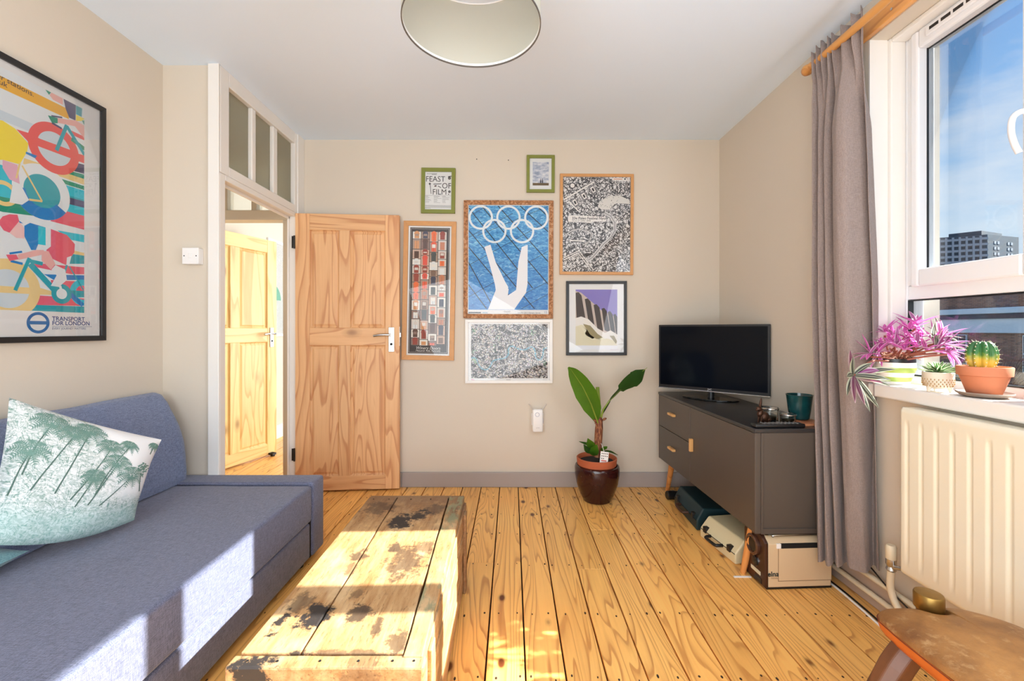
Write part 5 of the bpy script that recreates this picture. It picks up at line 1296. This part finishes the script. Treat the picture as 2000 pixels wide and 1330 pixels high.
# -- 6 festival poster
w, h = 143/268.1, 196/268.1
t = picture('oak-framed black and white doodle festival poster', 'poster', w, h, .021, OAKF, bw(1092.5, 536.5), tilt=-.006)
obj('doodle_print', bx(.022, w-.022, .022, h-.022, t['_z'], t['_z']+.0003), doodle('black and white doodles', 13, 7.), t, world=False)
e = art_on(t, 0, 0, w, h); e.clip = (.022, w-.022, .022, h-.022); fx, fy = w/905, h/1245
def g6(x, y): return ((x-12)*fx, h-(y-62)*fy)
K = rgb(34, 32, 34); P_ = rgb(236, 232, 226)
e.poly([g6(*p) for p in ((112, 590), (130, 572), (570, 590), (590, 610), (580, 650), (410, 650), (390, 665), (130, 655), (112, 640))], P_, 5)
e.text('33e Paleo Festival Nyon', g6(162, 0)[0], g6(0, 610)[1], .0262, K, 6, 'LEFT', .0005); e.text('22 au 27 juillet 2008', g6(162, 0)[0], g6(0, 640)[1], .0165, K, 6, 'LEFT')
e.poly([g6(*p) for p in ((140, 876), (320, 880), (320, 900), (140, 894))], P_, 5); e.text('www.paleo.ch', g6(230, 0)[0], g6(0, 888)[1], .0125, K, 6)
e.poly([g6(*p) for p in ((655, 105), (872, 108), (872, 146), (655, 140))], P_, 5); e.rect(g6(670, 0)[0], g6(780, 0)[0], g6(0, 128)[1], g6(0, 116)[1], rgb(214, 160, 130), 6); e.circ(*g6(812, 121), .006, K, 6, n=14); e.text('PC', g6(850, 0)[0], g6(0, 122)[1], .016, rgb(150, 110, 100), 6)
pts = [g6(*p) for p in ((560, 540), (640, 580), (690, 660), (690, 760), (640, 850), (560, 920), (420, 1090), (360, 1130))]
for a, c in zip(pts, pts[1:]): e.line(a, c, .024, rgb(206, 204, 202), 3); e.line(a, c, .003, K, 4)
for k in range(26):
    t_ = k/25; x = 770-330*t_; y = 740+400*t_ + 30*math.sin(t_*3); e.line(g6(x, y), g6(x-28, y-22), .0045 if k % 3 else .009, K, 4)
e.poly([g6(*p) for p in ((500, 400), (620, 330), (760, 330), (870, 380), (870, 430), (700, 420), (620, 500), (520, 500), (480, 460))], rgb(222, 218, 210), 3)
for k in range(40): p = g6(random.uniform(500, 740), random.uniform(340, 490)); e.circ(p[0], p[1], .0022, K, 4, n=8)
for k in (0, 1, 2): 
    x, y = 200+110*k, 400-80*k; e.poly([g6(x-60, y-10), g6(x, y-50), g6(x+55, y+40), g6(x, y+80)], rgb(120, 118, 120), 3); e.poly([g6(x-40, y-5), g6(x, y-30), g6(x+35, y+35), g6(x, y+55)], P_, 4); e.poly([g6(x-20, y+3), g6(x, y-10), g6(x+18, y+28), g6(x, y+38)], K, 5)
e.line(g6(60, 380), g6(430, 160), .010, P_, 3); e.line(g6(120, 400), g6(240, 520), .008, P_, 4); p = g6(165, 205); e.ring(p[0], p[1], .016, .022, K, 4, n=24); e.circ(p[0], p[1], .016, P_, 3)
for a, c in (((60, 1100), (250, 1010)), ((250, 1010), (430, 1250)), ((60, 1130), (240, 1040)), ((240, 1040), (400, 1255))): e.line(g6(*a), g6(*c), .006, P_, 4); e.line(g6(a[0], a[1]+10), g6(c[0], c[1]+10), .002, K, 5)
for i in range(4):
    for j in range(4): p = g6(80+45*i+10*j, 1110+38*j-14*i); e.ring(p[0], p[1], .006, .009, P_, 4, n=12)
pts = [g6(*p) for p in ((60, 830), (160, 760), (250, 740), (370, 770), (410, 800), (370, 900), (300, 940))]
for a, c in zip(pts, pts[1:]): e.line(a, c, .010, rgb(196, 192, 188), 3); e.line((a[0], a[1]+.005), (c[0], c[1]+.005), .0022, K, 4)
put(e)
# -- 7 building photo in black frame
w, h = 118/268.1, 144.5/268.1
t = picture('black-framed print of dark fins above a white wave roof', 'print', w, h, .021, BLKF, bw(1105.3, 693.8), tilt=.0)
e = art_on(t, 0, 0, w, h); fx, fy = w/330, h/405
def g7(x, y): return ((x-928)*fx, h-(y-742)*fy)
p0, p1 = g7(980, 1115), g7(1207, 788); e.clip = (p0[0], p1[0], p0[1], p1[1])
e.rect(0, w, 0, h, rgb(128, 116, 190), 1)
e.poly([g7(*p) for p in ((978, 795), (1010, 805), (1120, 900), (1210, 945), (1210, 1120), (978, 1120))], rgb(196, 180, 168), 2)
for k, (x0, x1, yt, x2, x3, yb) in enumerate(((980, 1012, 806, 985, 1035, 940), (1030, 1062, 840, 1050, 1082, 965), (1078, 1110, 872, 1098, 1130, 1000), (1122, 1150, 892, 1138, 1170, 1010), (1155, 1182, 910, 1172, 1198, 1022), (1186, 1207, 925, 1200, 1215, 1030))):
    e.poly([g7(x0, yt), g7((x0+x1)/2, yt-4), g7(x1, yt+14), g7(x3, yb+15), g7(x2, yb)], rgb(46, 34, 30), 4)
e.poly([g7(*p) for p in ((978, 945), (1010, 935), (1050, 950), (1100, 1000), (1140, 1025), (1170, 1010), (1210, 1035), (1210, 1125), (978, 1125))], rgb(232, 228, 220), 5)
e.poly([g7(*p) for p in ((978, 990), (1010, 980), (1050, 990), (1100, 1040), (1140, 1056), (1110, 1066), (1070, 1045), (1040, 1010), (1010, 985), (1210, 1125), (978, 1125))], rgb(226, 220, 190), 6)
e.poly([g7(*p) for p in ((978, 990), (1005, 990), (1040, 1040), (1090, 1066), (1150, 1055), (1185, 1065), (1210, 1100), (1210, 1125), (978, 1125))], rgb(222, 214, 182), 7)
e.poly([g7(*p) for p in ((1020, 975), (1060, 985), (1100, 1030), (1130, 1050), (1095, 1058), (1060, 1035))], rgb(150, 138, 96), 8); e.poly([g7(*p) for p in ((1165, 1040), (1190, 1040), (1205, 1070), (1200, 1085))], rgb(150, 138, 96), 8)
e.rect(*( -1, 1), g7(0, 1125)[1], g7(0, 1093)[1], rgb(232, 234, 240), 9)
e.clip = (.02, w-.02, .02, h-.02); e.line(g7(1168, 1118), g7(1215, 1116), .0014, rgb(190, 170, 190), 10)
put(e)
# -- 8 map print
w, h = 170/268.1, 124/268.1
def maptint(n, l, c):
    v = coords(n, l); hs = nz(n, l, v, 9, 2); pk = nz(n, l, v, 70, 3)
    c = mix(n, l, .35, c, ramp(n, l, pk, [(.35, rgb(220, 120, 130)), (.45, rgb(190, 200, 120)), (.5, rgb(230, 226, 220)), (.58, rgb(120, 150, 200)), (.66, rgb(210, 120, 160))]), 'MULTIPLY'); return c
t = picture('white-framed landscape print of a dense colourful hand-drawn map', 'print', w, h, .022, WHTF, bw(909, 748), tilt=.0)
x0, x1, y0, y1 = .042, w-.036, .036, h-.034
obj('map_print', bx(x0, x1, y0, y1, t['_z'], t['_z']+.0003), doodle('dense map drawing', 20, 4.5, maptint), t, world=False)
e = art_on(t, 0, 0, w, h); e.clip = (x0, x1, y0, y1)
def g8(x, y): return (x0+(x-172)/(1395-172)*(x1-x0), y1-(y-300)/(1135-300)*(y1-y0))
RV, RV2 = rgb(96, 178, 200), rgb(140, 176, 214)
def brok(pts, c, wd):
    P = smooth_path([(*g8(*p), 0) for p in pts], 9)
    for i, (a, c2) in enumerate(zip(P, P[1:])):
        if i % 3 != 2: e.line(a, c2, wd*random.uniform(.5, 1), c, 2)
brok(((180, 820), (250, 830), (290, 920), (350, 990), (430, 1000), (490, 930), (520, 870), (620, 840), (720, 820), (770, 760), (770, 680), (830, 640), (950, 690), (1050, 690), (1130, 650), (1190, 700), (1210, 820), (1280, 850), (1320, 780), (1330, 690), (1390, 660)), RV, .012)
for k in range(150):
    cx, cy, s_ = random.choice(((540, 660, 70), (610, 500, 40), (220, 400, 40), (230, 860, 40), (1150, 440, 50), (1340, 910, 45), (210, 720, 35)))
    p = g8(cx+random.gauss(0, s_*.6), cy+random.gauss(0, s_*.6)); e.circ(p[0], p[1], random.uniform(.001, .003), random.choice((rgb(90, 170, 110), rgb(120, 190, 120), rgb(70, 140, 100))), 3, n=6)
e.clip = (.02, w-.02, .02, h-.02); e.line(g8(735, 1160), g8(805, 1160), .003, rgb(120, 118, 120), 2); e.line(g8(175, 1150), g8(225, 1165), .005, rgb(226, 160, 190), 2); e.line(g8(1320, 1160), g8(1385, 1160), .0016, rgb(150, 148, 150), 2)
put(e)
# -- picture on the far room's wall
t = picture('white-framed print with green dome on the far room wall', 'print', .62, 1.0, .03, WHTF, (-2.47, 4.42, 1.07), 'left')
e = art_on(t, 0, 0, .62, 1.0); e.clip = (.06, .56, .06, .94); e.circ(.10, .38, .16, rgb(60, 190, 160), 2); e.rect(.06, .56, .06, .38, rgb(226, 232, 230), 3); e.rect(.30, .50, .38, .8, rgb(240, 214, 110), 2)
put(e)

# ================================================================ BANANA PLANT
SOIL = plain('dark soil', rgb(34, 26, 22), .95, bmp=.6, bscale=90)
PX_, PY_ = .571, 2.95
gp = thing('glazed_planter', 'large dark oxblood glazed planter on the floor by the back wall', 'planter', (PX_, PY_, 0))
def gloss():
    m, n, l, p = base_mat('oxblood glaze'); v = coords(n, l); c = mix(n, l, nz(n, l, v, 9, 4), rgb(34, 12, 12), rgb(62, 22, 20)); s = ramp(n, l, nz(n, l, v, 70, 2), [(.70, 0.), (.74, .5)]); c = mix(n, l, s, c, rgb(150, 130, 120)); l.new(c, p.inputs['Base Color']); p.inputs['Roughness'].default_value = .16; return m
obj('planter_body', lathe(B(), [(.080, 0), (.092, .004), (.118, .06), (.138, .12), (.148, .18), (.149, .222), (.144, .236), (.134, .240), (.130, .232), (.132, .18), (.10, .03), (.02, .02)], (PX_, PY_, 0), 64), gloss(), gp, smooth=True)
TER = plain('terracotta', rgb(178, 92, 56), .75, var=.1, scale=20)
bn = thing('banana_plant', 'young banana plant in terracotta pot inside the oxblood planter', 'plant', (PX_, PY_, .05))
obj('inner_pot', lathe(B(), [(.085, .04), (.118, .235), (.122, .24), (.130, .243), (.134, .286), (.128, .290), (.124, .285), (.118, .245), (.02, .243)], (PX_-.002, PY_, 0), 56), TER, bn, smooth=True)
obj('soil', lathe(B(), [(.118, .244), (.114, .262), (.06, .266), (.005, .268)], (PX_-.002, PY_, 0), 32), SOIL, bn, smooth=True)
def stemm():
    m, n, l, p = base_mat('banana stem'); v = coords(n, l, (4, 4, 1)); a = nz(n, l, v, 18, 5, .7, .8); c = ramp(n, l, a, [(.35, rgb(66, 30, 22)), (.5, rgb(128, 70, 44)), (.62, rgb(178, 124, 82))]); l.new(c, p.inputs['Base Color']); p.inputs['Roughness'].default_value = .7; bump(n, l, a, p, .6, .004); return m
s291 = 291.
def bpnt(px, py, dy=0): return Vector(((px-1000)*(PY_+dy)/858, PY_+dy, 1.146-(py-643)*(PY_+dy)/858))
obj('trunk', tube(B(), [bpnt(1168, 892), bpnt(1168, 870), bpnt(1169, 850), bpnt(1170, 835), bpnt(1171, 822), bpnt(1171, 814)], [.026, .026, .027, .026, .021, .014], 18), stemm(), bn, smooth=True)
def leafm(name, a_, b_, trans=.35):
    m, n, l, p = base_mat(name); v = coords(n, l, (1, 1, 1)); a = nz(n, l, v, 14, 3)
    c = mix(n, l, a, a_, b_); l.new(c, p.inputs['Base Color']); p.inputs['Roughness'].default_value = .35
    t = n.new('ShaderNodeBsdfTranslucent'); l.new(mix(n, l, .5, c, rgb(150, 190, 30)), t.inputs[0]); ms = n.new('ShaderNodeMixShader'); ms.inputs[0].default_value = trans
    l.new(p.outputs[0], ms.inputs[1]); l.new(t.outputs[0], ms.inputs[2]); l.new(ms.outputs[0], n['Material Output'].inputs[0]); return m
LGR = leafm('banana leaf', rgb(44, 96, 26), rgb(84, 136, 34)); LDK = leafm('dark banana leaf', rgb(20, 52, 22), rgb(40, 82, 34), .15); LST = leafm('pale leaf stalk', rgb(128, 150, 50), rgb(160, 176, 70), .2)
b = blade(B(), [bpnt(1166, 826), bpnt(1155, 790, -.03), bpnt(1138, 755, -.05), bpnt(1121, 728, -.07), bpnt(1110, 717, -.08)], [.008, .060, .074, .060, .034, .006], [(.9, -.35, .35)], .22, n=8)
b1 = obj('leaf', b, LGR, bn, smooth=True, auto=False)
obj('midrib', tube(B(), [bpnt(1170, 832, -.01), bpnt(1155, 790, -.036), bpnt(1138, 755, -.056), bpnt(1114, 720, -.083)], [.006, .004, .003, .001], 8), LST, b1, smooth=True)
b = blade(B(), [bpnt(1176, 810), bpnt(1190, 785, -.02), bpnt(1205, 768, -.03), bpnt(1222, 752, -.03), bpnt(1244, 738, -.02), bpnt(1260, 722, 0)], [.004, .012, .026, .030, .045, .062, .052, .004], [(.5, -.5, .7), (.2, -.6, .75), (-.1, -.45, .9), (-.35, -.3, .9)], .12, n=8)
b2 = obj('leaf', b, LDK, bn, smooth=True, auto=False)
obj('midrib', tube(B(), [bpnt(1172, 824), bpnt(1178, 800, -.01), bpnt(1190, 783, -.02), bpnt(1222, 750, -.026), bpnt(1264, 718, .0)], [.008, .006, .005, .004, .0015], 8), LST, b2, smooth=True)
obj('rolled_leaf', tube(B(), [bpnt(1171, 826), bpnt(1171, 805), bpnt(1169, 785), bpnt(1167, 756)], [.007, .009, .014, .012], 14), LST, bn, smooth=True)
for k, (p0, p1, p2, wd, sd) in enumerate((((1165, 880), (1150, 868), (1131, 862), .012, (.2, -.5, .8)), ((1160, 886), (1155, 870), (1148, 856), .028, (1, -.2, .1)), ((1165, 880), (1150, 880), (1140, 868), .02, (.3, -.4, .8)), ((1158, 890), (1160, 882), (1166, 868), .030, (1, -.4, .0)),
        ((1172, 884), (1190, 882), (1207, 889), .010, (0, -.6, .7)), ((1170, 882), (1180, 876), (1186, 872), .012, (0, -.6, .7)), ((1166, 886), (1178, 892), (1188, 898), .012, (0, -.8, .4)))):
    b = blade(B(), [bpnt(*p0), bpnt(*p1, -.05), bpnt(*p2, -.08)], [.003, wd, wd, .002], sd, .2); obj('leaf', b, LGR if k % 2 else LDK, bn, smooth=True, auto=False)
for k, (dx, dz) in enumerate(((-.028, .02), (.03, .03), (-.02, .0))):
    obj('dry_sheath', ell(B(), bpnt(1171, 824)+Vector((dx, -.01, dz-.01)), (.018, .01, .008), 10, 6, Matrix.Rotation(.5*(-1)**k, 4, 'Y')), stemm(), bn, smooth=True)
c = bpnt(1180, 895, -.10)
tg = obj('plant_tag', bx(-.026, .026, -.0008, .0008, -.043, .043), WHITEP, bn, world=False); tg.location = c-bn.location; tg.rotation_euler = (0, .1, -.1)
for k in range(10):
    xx, zz = -.016+.011*(k % 4), .03-.016*(k//4)
    q = obj('printed_mark', bx(xx-.0025, xx+.0035, -.0012, -.0006, zz-.003, zz+.003), LETK, tg, world=False)
q = obj('printed_mark', bx(-.018, .016, -.0012, -.0006, -.020, -.012), plain('red print', rgb(214, 120, 110), .5), tg, world=False); q = obj('printed_mark', bx(-.014, .010, -.0012, -.0006, -.038, -.030), LETK, tg, world=False)
obj('tag_strap', tube(B(), [c+Vector((-.0, 0, .042)), bpnt(1176, 870, -.04), bpnt(1172, 862)], .002, 6), WHITEP, tg)

# ================================================================ WINDOW SILL
SZ = .9255
sp_ = thing('striped_pot', 'white pot with green stripes and black rim holding the pink plant', 'pot', (1.553, 1.785, SZ))
PWT, PGR = plain('white glaze', rgb(236, 234, 226), .25), plain('lime green glaze', rgb(168, 190, 92), .25)
def seg_lathe(parent, name, prof, m, c=(0, 0, 0), seg=48): return obj(name, lathe(B(), prof, c, seg), m, parent, world=False, smooth=True)
def pr_r(z): return .047+.021*min(1, z/.06)-.002*max(0, (z-.07)/.03)
rim = B()
def bandl(z0, z1, mm, nm):
    b = B(); N = 4; rows = []
    for i in range(N+1):
        z = z0+(z1-z0)*i/N; rows.append([b.verts.new((pr_r(z)*math.cos(2*PI*k/48), pr_r(z)*math.sin(2*PI*k/48), z)) for k in range(48)])
    for A_, B_ in zip(rows, rows[1:]):
        for k in range(48): b.faces.new((A_[k], A_[(k+1) % 48], B_[(k+1) % 48], B_[k]))
    return obj(nm, b, mm, sp_, world=False, smooth=True)
for z0, z1, mm, nm in ((0, .012, PWT, 'white_band'), (.012, .030, PGR, 'green_stripe'), (.030, .048, PWT, 'white_band'), (.048, .068, PGR, 'green_stripe'), (.068, .088, PWT, 'white_band'), (.088, .103, BLACK, 'black_rim')): bandl(z0, z1, mm, nm)
obj('soil', lathe(B(), [(.066, .090), (.05, .094), (.003, .096)], (0, 0, 0), 32), SOIL, sp_, world=False, smooth=True)
def tradm(name, a_, b_, stripe):
    m, n, l, p = base_mat(name); uv = n.new('ShaderNodeUVMap'); s = n.new('ShaderNodeSeparateXYZ'); l.new(uv.outputs[0], s.inputs[0])
    f = ramp(n, l, s.outputs['X'], [(0, 1.), (.16, .9), (.26, 0.), (.40, 0.), (.47, stripe), (.53, stripe), (.60, 0.), (.74, 0.), (.84, .9), (1, 1.)])
    c = mix(n, l, f, a_, b_); l.new(c, p.inputs['Base Color']); p.inputs['Roughness'].default_value = .4
    t = n.new('ShaderNodeBsdfTranslucent'); l.new(c, t.inputs[0]); ms = n.new('ShaderNodeMixShader'); ms.inputs[0].default_value = .5
    l.new(p.outputs[0], ms.inputs[1]); l.new(t.outputs[0], ms.inputs[2]); l.new(ms.outputs[0], n['Material Output'].inputs[0]); return m
PINK = tradm('bright pink leaf', rgb(222, 84, 190), rgb(240, 176, 224), .8); PINK2 = tradm('pink leaf with pale edge', rgb(176, 84, 150), rgb(238, 214, 230), .5); GRNL = tradm('grey green striped leaf', rgb(70, 76, 70), rgb(206, 212, 186), .7); PURP = tradm('purple leaf', rgb(120, 50, 84), rgb(196, 170, 170), .5)
def ublade(p0, d, L, w, droop, side=None, n=8):
    """pointed strap leaf from p0 in direction d"""
    b = B(); uvl = b.loops.layers.uv.new('UVMap'); d = Vector(d).normalized(); s = Vector(side) if side is not None else d.cross(Vector((0, 0, 1)))
    if s.length < .05: s = Vector((1, 0, 0))
    s.normalize(); rows = []; p = Vector(p0); dd = d.copy()
    for i in range(n+1):
        t = i/n; ww = w*(math.sin(PI*min(1, (t*.86+.14)))**.8) if t < 1 else .0004
        up = s.cross(dd).normalized()
        rows.append([(b.verts.new(p+s*ww*q+up*abs(q)*ww*.45), (q+1)/2, t) for q in (-1, -.5, 0, .5, 1)])
        dd = (dd+Vector((0, 0, -droop/n*(.4+1.2*t)))).normalized(); p = p+dd*L/n
    for A_, B_ in zip(rows, rows[1:]):
        for k in range(4):
            f = b.faces.new((A_[k][0], A_[k+1][0], B_[k+1][0], B_[k][0]))
            for lp, q in zip(f.loops, (A_[k], A_[k+1], B_[k+1], B_[k])): lp[uvl].uv = (q[1], q[2])
    return b
tr_ = thing('pink_inch_plant', 'bright pink trailing plant spreading from the striped pot', 'plant', (1.553, 1.785, SZ+.10))
rr = random.Random(21)
STM = plain('reddish plant stem', rgb(150, 84, 66), .6, var=.2)
def rosette(c, axis, n, L, w, mats, spread=.9, droop=.5, parent=tr_):
    axis = Vector(axis).normalized(); a0 = axis.orthogonal().normalized(); b0 = axis.cross(a0)
    for k in range(n):
        an = 2.4*k+rr.uniform(-.3, .3); sp = spread*rr.uniform(.6, 1.15)
        d = axis*math.cos(sp)+(a0*math.cos(an)+b0*math.sin(an))*math.sin(sp)
        obj('leaf', ublade(c, d, L*rr.uniform(.7, 1.1), w*rr.uniform(.8, 1.15), droop*rr.uniform(.5, 1.2)), rr.choice(mats), parent, smooth=True, auto=False)
C0 = Vector((1.553, 1.785, SZ+.095))
def wp(px, py, d): return Vector(((px-1000)*d/858, d, 1.146-(py-643)*d/858))
stems = [((1720, 690), 1.80, (-.2, .1, .7), 7), ((1738, 680), 1.79, (-.3, -.1, .8), 7), ((1742, 660), 1.79, (-.1, 0, 1), 6), ((1775, 650), 1.76, (.0, 0, 1), 9), ((1772, 668), 1.75, (-.1, -.1, 1), 6), ((1800, 665), 1.72, (.2, 0, .9), 9), ((1822, 672), 1.68, (.6, -.1, .8), 8), ((1838, 665), 1.66, (.5, -.1, .8), 10), ((1845, 680), 1.64, (.9, -.2, .3), 8), ((1808, 690), 1.70, (.4, -.3, .6), 8), ((1765, 690), 1.72, (0, -.3, .8), 6), ((1715, 696), 1.78, (-.7, -.2, .3), 6), ((1850, 692), 1.64, (.9, -.2, -.1), 7), ((1728, 655), 1.80, (-.3, .0, 1), 5), ((1790, 640), 1.74, (.1, 0, 1), 7), ((1752, 685), 1.74, (-.2, -.3, .9), 8), ((1790, 685), 1.71, (.1, -.4, .8), 8), ((1830, 690), 1.67, (.5, -.3, .5), 8), ((1700, 697), 1.76, (-.8, -.2, .4), 6)]
for (px, py), d, ax, n_ in stems:
    c = wp(px, py, d)
    base = C0+Vector((rr.uniform(-.04, .04), rr.uniform(-.05, .04), 0))
    mid = (base+c)/2+Vector((rr.uniform(-.015, .015), 0, .004))
    obj('plant_stem', tube(B(), smooth_path([base, mid, c], 4), .0035, 8), STM, tr_, smooth=True)
    mats = [PINK, PINK, PINK2] if px < 1820 else [PINK, PINK2, PINK2, GRNL]
    rosette(c+Vector((0, 0, .012)), ax, n_+2, .084, .0078, mats, 1.05, .4)
b = B()
for k in range(90):      # dry curled leaf bases above the soil
    a = rr.uniform(0, 2*PI); r = rr.uniform(0, .055); p = C0+Vector((r*math.cos(a), r*math.sin(a), rr.uniform(-.002, .02)))
    tube(b, smooth_path([p, p+Vector((rr.uniform(-.02, .02), rr.uniform(-.02, .02), .012)), p+Vector((rr.uniform(-.03, .03), rr.uniform(-.03, .03), .0))], 3), .0022, 5)
obj('dry_leaf_bases', b, plain('dry leaf brown', rgb(190, 140, 112), .8, var=.3, scale=60), tr_, kind='stuff')
# trailing striped shoots in front of the curtain
c = wp(1668, 733, 1.60)
obj('plant_stem', tube(B(), smooth_path([C0+Vector((-.06, -.04, .0)), wp(1705, 705, 1.68), wp(1688, 715, 1.63), c], 5), .004, 8), STM, tr_, smooth=True)
for k, (ex, ey, wd, mm) in enumerate(((1656, 686, .012, PURP), (1652, 775, .011, GRNL), (1666, 790, .012, PURP), (1704, 796, .012, GRNL), (1690, 802, .010, GRNL), (1735, 748, .011, GRNL), (1712, 728, .017, PINK2), (1718, 752, .013, PURP), (1650, 742, .011, GRNL), (1700, 712, .012, GRNL), (1682, 790, .011, PURP), (1662, 700, .012, GRNL), (1742, 730, .012, GRNL), (1728, 758, .010, GRNL))):
    e_ = wp(ex, ey, 1.60-.03*(k % 3)); dv = e_-c; L = dv.length*1.06
    obj('leaf', ublade(c, dv+Vector((0, -.01, .25*L)), L, wd, .35, side=Vector((dv.z, .3*L, -dv.x)).cross(Vector((0, 0, 0.0001))) if False else Vector((-dv.z, 0.0, dv.x))*1.0 if abs(dv.z) > .001 else None, n=9), mm, tr_, smooth=True, auto=False)

# footed pot with small rosette succulent
fp = thing('footed_pot', 'small cream footed pot with tan zigzag pattern holding a succulent', 'pot', (1.508, 1.555, SZ))
CRM = plain('cream matt glaze', rgb(224, 214, 196), .6, var=.05)
obj('pot_body', lathe(B(), [(.024, .012), (.036, .020), (.042, .034), (.043, .068), (.041, .070), (.038, .066), (.034, .055)], (0, 0, 0), 40), CRM, fp, world=False, smooth=True)
for k in range(3):
    a = k*2*PI/3-PI/2+.5; obj('foot', tube(B(), [(.030*math.cos(a), .030*math.sin(a), .022), (.034*math.cos(a), .034*math.sin(a), 0)], [.009, .004], 10), CRM, fp, world=False, smooth=True)
b = B()
for r in range(4):
    for k in range(26):
        a = 2*PI*(k+.5*(r % 2))/26; z = .022+.0075*r; R_ = .0405 if r else .0375
        ell(b, (R_*math.cos(a)*1.04, R_*math.sin(a)*1.04, z), (.0018, .0018, .0034), 6, 4)
obj('tan_dots', b, plain('tan glaze', rgb(176, 142, 96), .5), fp, world=False, kind='stuff')
obj('soil', lathe(B(), [(.038, .060), (.003, .064)], (0, 0, 0), 24), SOIL, fp, world=False)
su = thing('small_succulent', 'small spiky green rosette succulent with white edges in the footed pot', 'succulent', (1.508, 1.555, SZ+.064))
SUC = tradm('succulent leaf', rgb(72, 110, 60), rgb(190, 204, 160), .0); rr = random.Random(5)
for ring_, (n_, sp, L, w_) in enumerate(((9, 1.5, .068, .006), (10, 1.2, .062, .0065), (9, .85, .052, .0065), (6, .45, .04, .006))):
    for k in range(n_):
        an = 2*PI*(k+.3*ring_)/n_+rr.uniform(-.1, .1); d = Vector((math.sin(sp)*math.cos(an), math.sin(sp)*math.sin(an), math.cos(sp)))
        obj('leaf', ublade((0, 0, .002), d, L*rr.uniform(.9, 1.1), w_, -.35), SUC, su, world=False, smooth=True, auto=False)
# cactus in terracotta pot on a saucer
TER2 = plain('orange terracotta', rgb(206, 128, 92), .8, var=.08, scale=14, bmp=.1)
sa = thing('plant_saucer', 'grey-brown saucer under the terracotta cactus pot', 'saucer', (1.542, 1.435, SZ))
obj('saucer_dish', lathe(B(), [(.046, 0), (.058, .004), (.069, .013), (.067, .016), (.055, .008), (.01, .007)], (0, 0, 0), 48), plain('grey brown clay', rgb(150, 132, 118), .8, var=.15), sa, world=False, smooth=True)
tpot = thing('terracotta_pot', 'round terracotta flower pot with thick rim on the window sill', 'pot', (1.542, 1.435, SZ+.0085))
obj('pot_body', lathe(B(), [(.038, 0), (.041, .002), (.060, .062), (.059, .064), (.020, .062)], (0, 0, 0), 56), TER2, tpot, world=False, smooth=True)
obj('pot_rim', lathe(B(), [(.058, .060), (.065, .062), (.067, .088), (.065, .091), (.061, .091), (.058, .080), (.056, .075), (.02, .0745)], (0, 0, 0), 56), TER2, tpot, world=False, smooth=True)
obj('gravel', lathe(B(), [(.058, .078), (.04, .082), (.003, .083)], (0, 0, 0), 32), plain('grey brown gravel', rgb(150, 130, 110), .95, var=.4, scale=200, bmp=1, bscale=250), tpot, world=False)
ca = thing('cactus', 'round ribbed green cactus with yellow base in the terracotta pot', 'cactus', (1.534, 1.435, SZ+.09))
def cactm():
    m, n, l, p = base_mat('cactus skin'); s = n.new('ShaderNodeSeparateXYZ'); l.new(coords(n, l), s.inputs[0])
    a = math_(n, l, 'ADD', s.outputs['Z'], math_(n, l, 'MULTIPLY', math_(n, l, 'SUBTRACT', nz(n, l, coords(n, l), 40, 3), .5), .05))
    c = ramp(n, l, math_(n, l, 'MULTIPLY', a, 10.), [(.25, rgb(214, 176, 66)), (.42, rgb(150, 160, 60)), (.55, rgb(54, 112, 52)), (.9, rgb(40, 96, 50))]); l.new(c, p.inputs['Base Color']); p.inputs['Roughness'].default_value = .45; return m
b = B(); NR = 9
def cac(u, v):
    an = 2*PI*u; ph = PI*(v*.93+.03); rib = abs(math.cos(NR/2*an))**.8; r = .038*math.sin(ph)**.75*(.76+.28*rib)
    z = .044-.050*math.cos(ph); z -= .010*max(0, v-.9)*10*.6
    return Vector((r*math.cos(an), r*math.sin(an), z))
grid(b, cac, 132, 24, closeu=True); obj('cactus_body', b, cactm(), ca, world=False, smooth=True, auto=False)
b = B(); SPN = plain('cream spines', rgb(236, 228, 200), .6)
for k in range(NR):
    for j in range(9):
        v = .18+.09*j; p = cac((k)/NR, min(v, .97)); nrm_ = Vector((p.x, p.y, (p.z-.04)*.8)).normalized()
        ell(b, p+nrm_*.0006, (.0016, .0016, .0016), 6, 4)
        for q in range(3):
            if q: continue
            d = (nrm_+Vector((rr.uniform(-.7, .7), rr.uniform(-.7, .7), rr.uniform(-.6, .6)))).normalized(); tube(b, [p, p+d*.009], [.0005, .0001], 4)
obj('spines', b, SPN, ca, world=False, kind='stuff')
bg_ = thing('beige_pot', 'grey-beige textured cylindrical pot at the right end of the sill', 'pot', (1.585, 1.30, SZ))
obj('pot_body', lathe(B(), [(.038, 0), (.041, .004), (.041, .098), (.039, .101), (.036, .098), (.035, .06)], (0, 0, 0), 48), plain('grey beige stoneware', rgb(176, 164, 150), .85, var=.25, scale=120, bmp=.6, bscale=160), bg_, world=False, smooth=True)
obj('soil', lathe(B(), [(.036, .085), (.003, .088)], (0, 0, 0), 24), SOIL, bg_, world=False)
for o in list(bpy.data.objects):
    if '_z' in o: del o['_z']
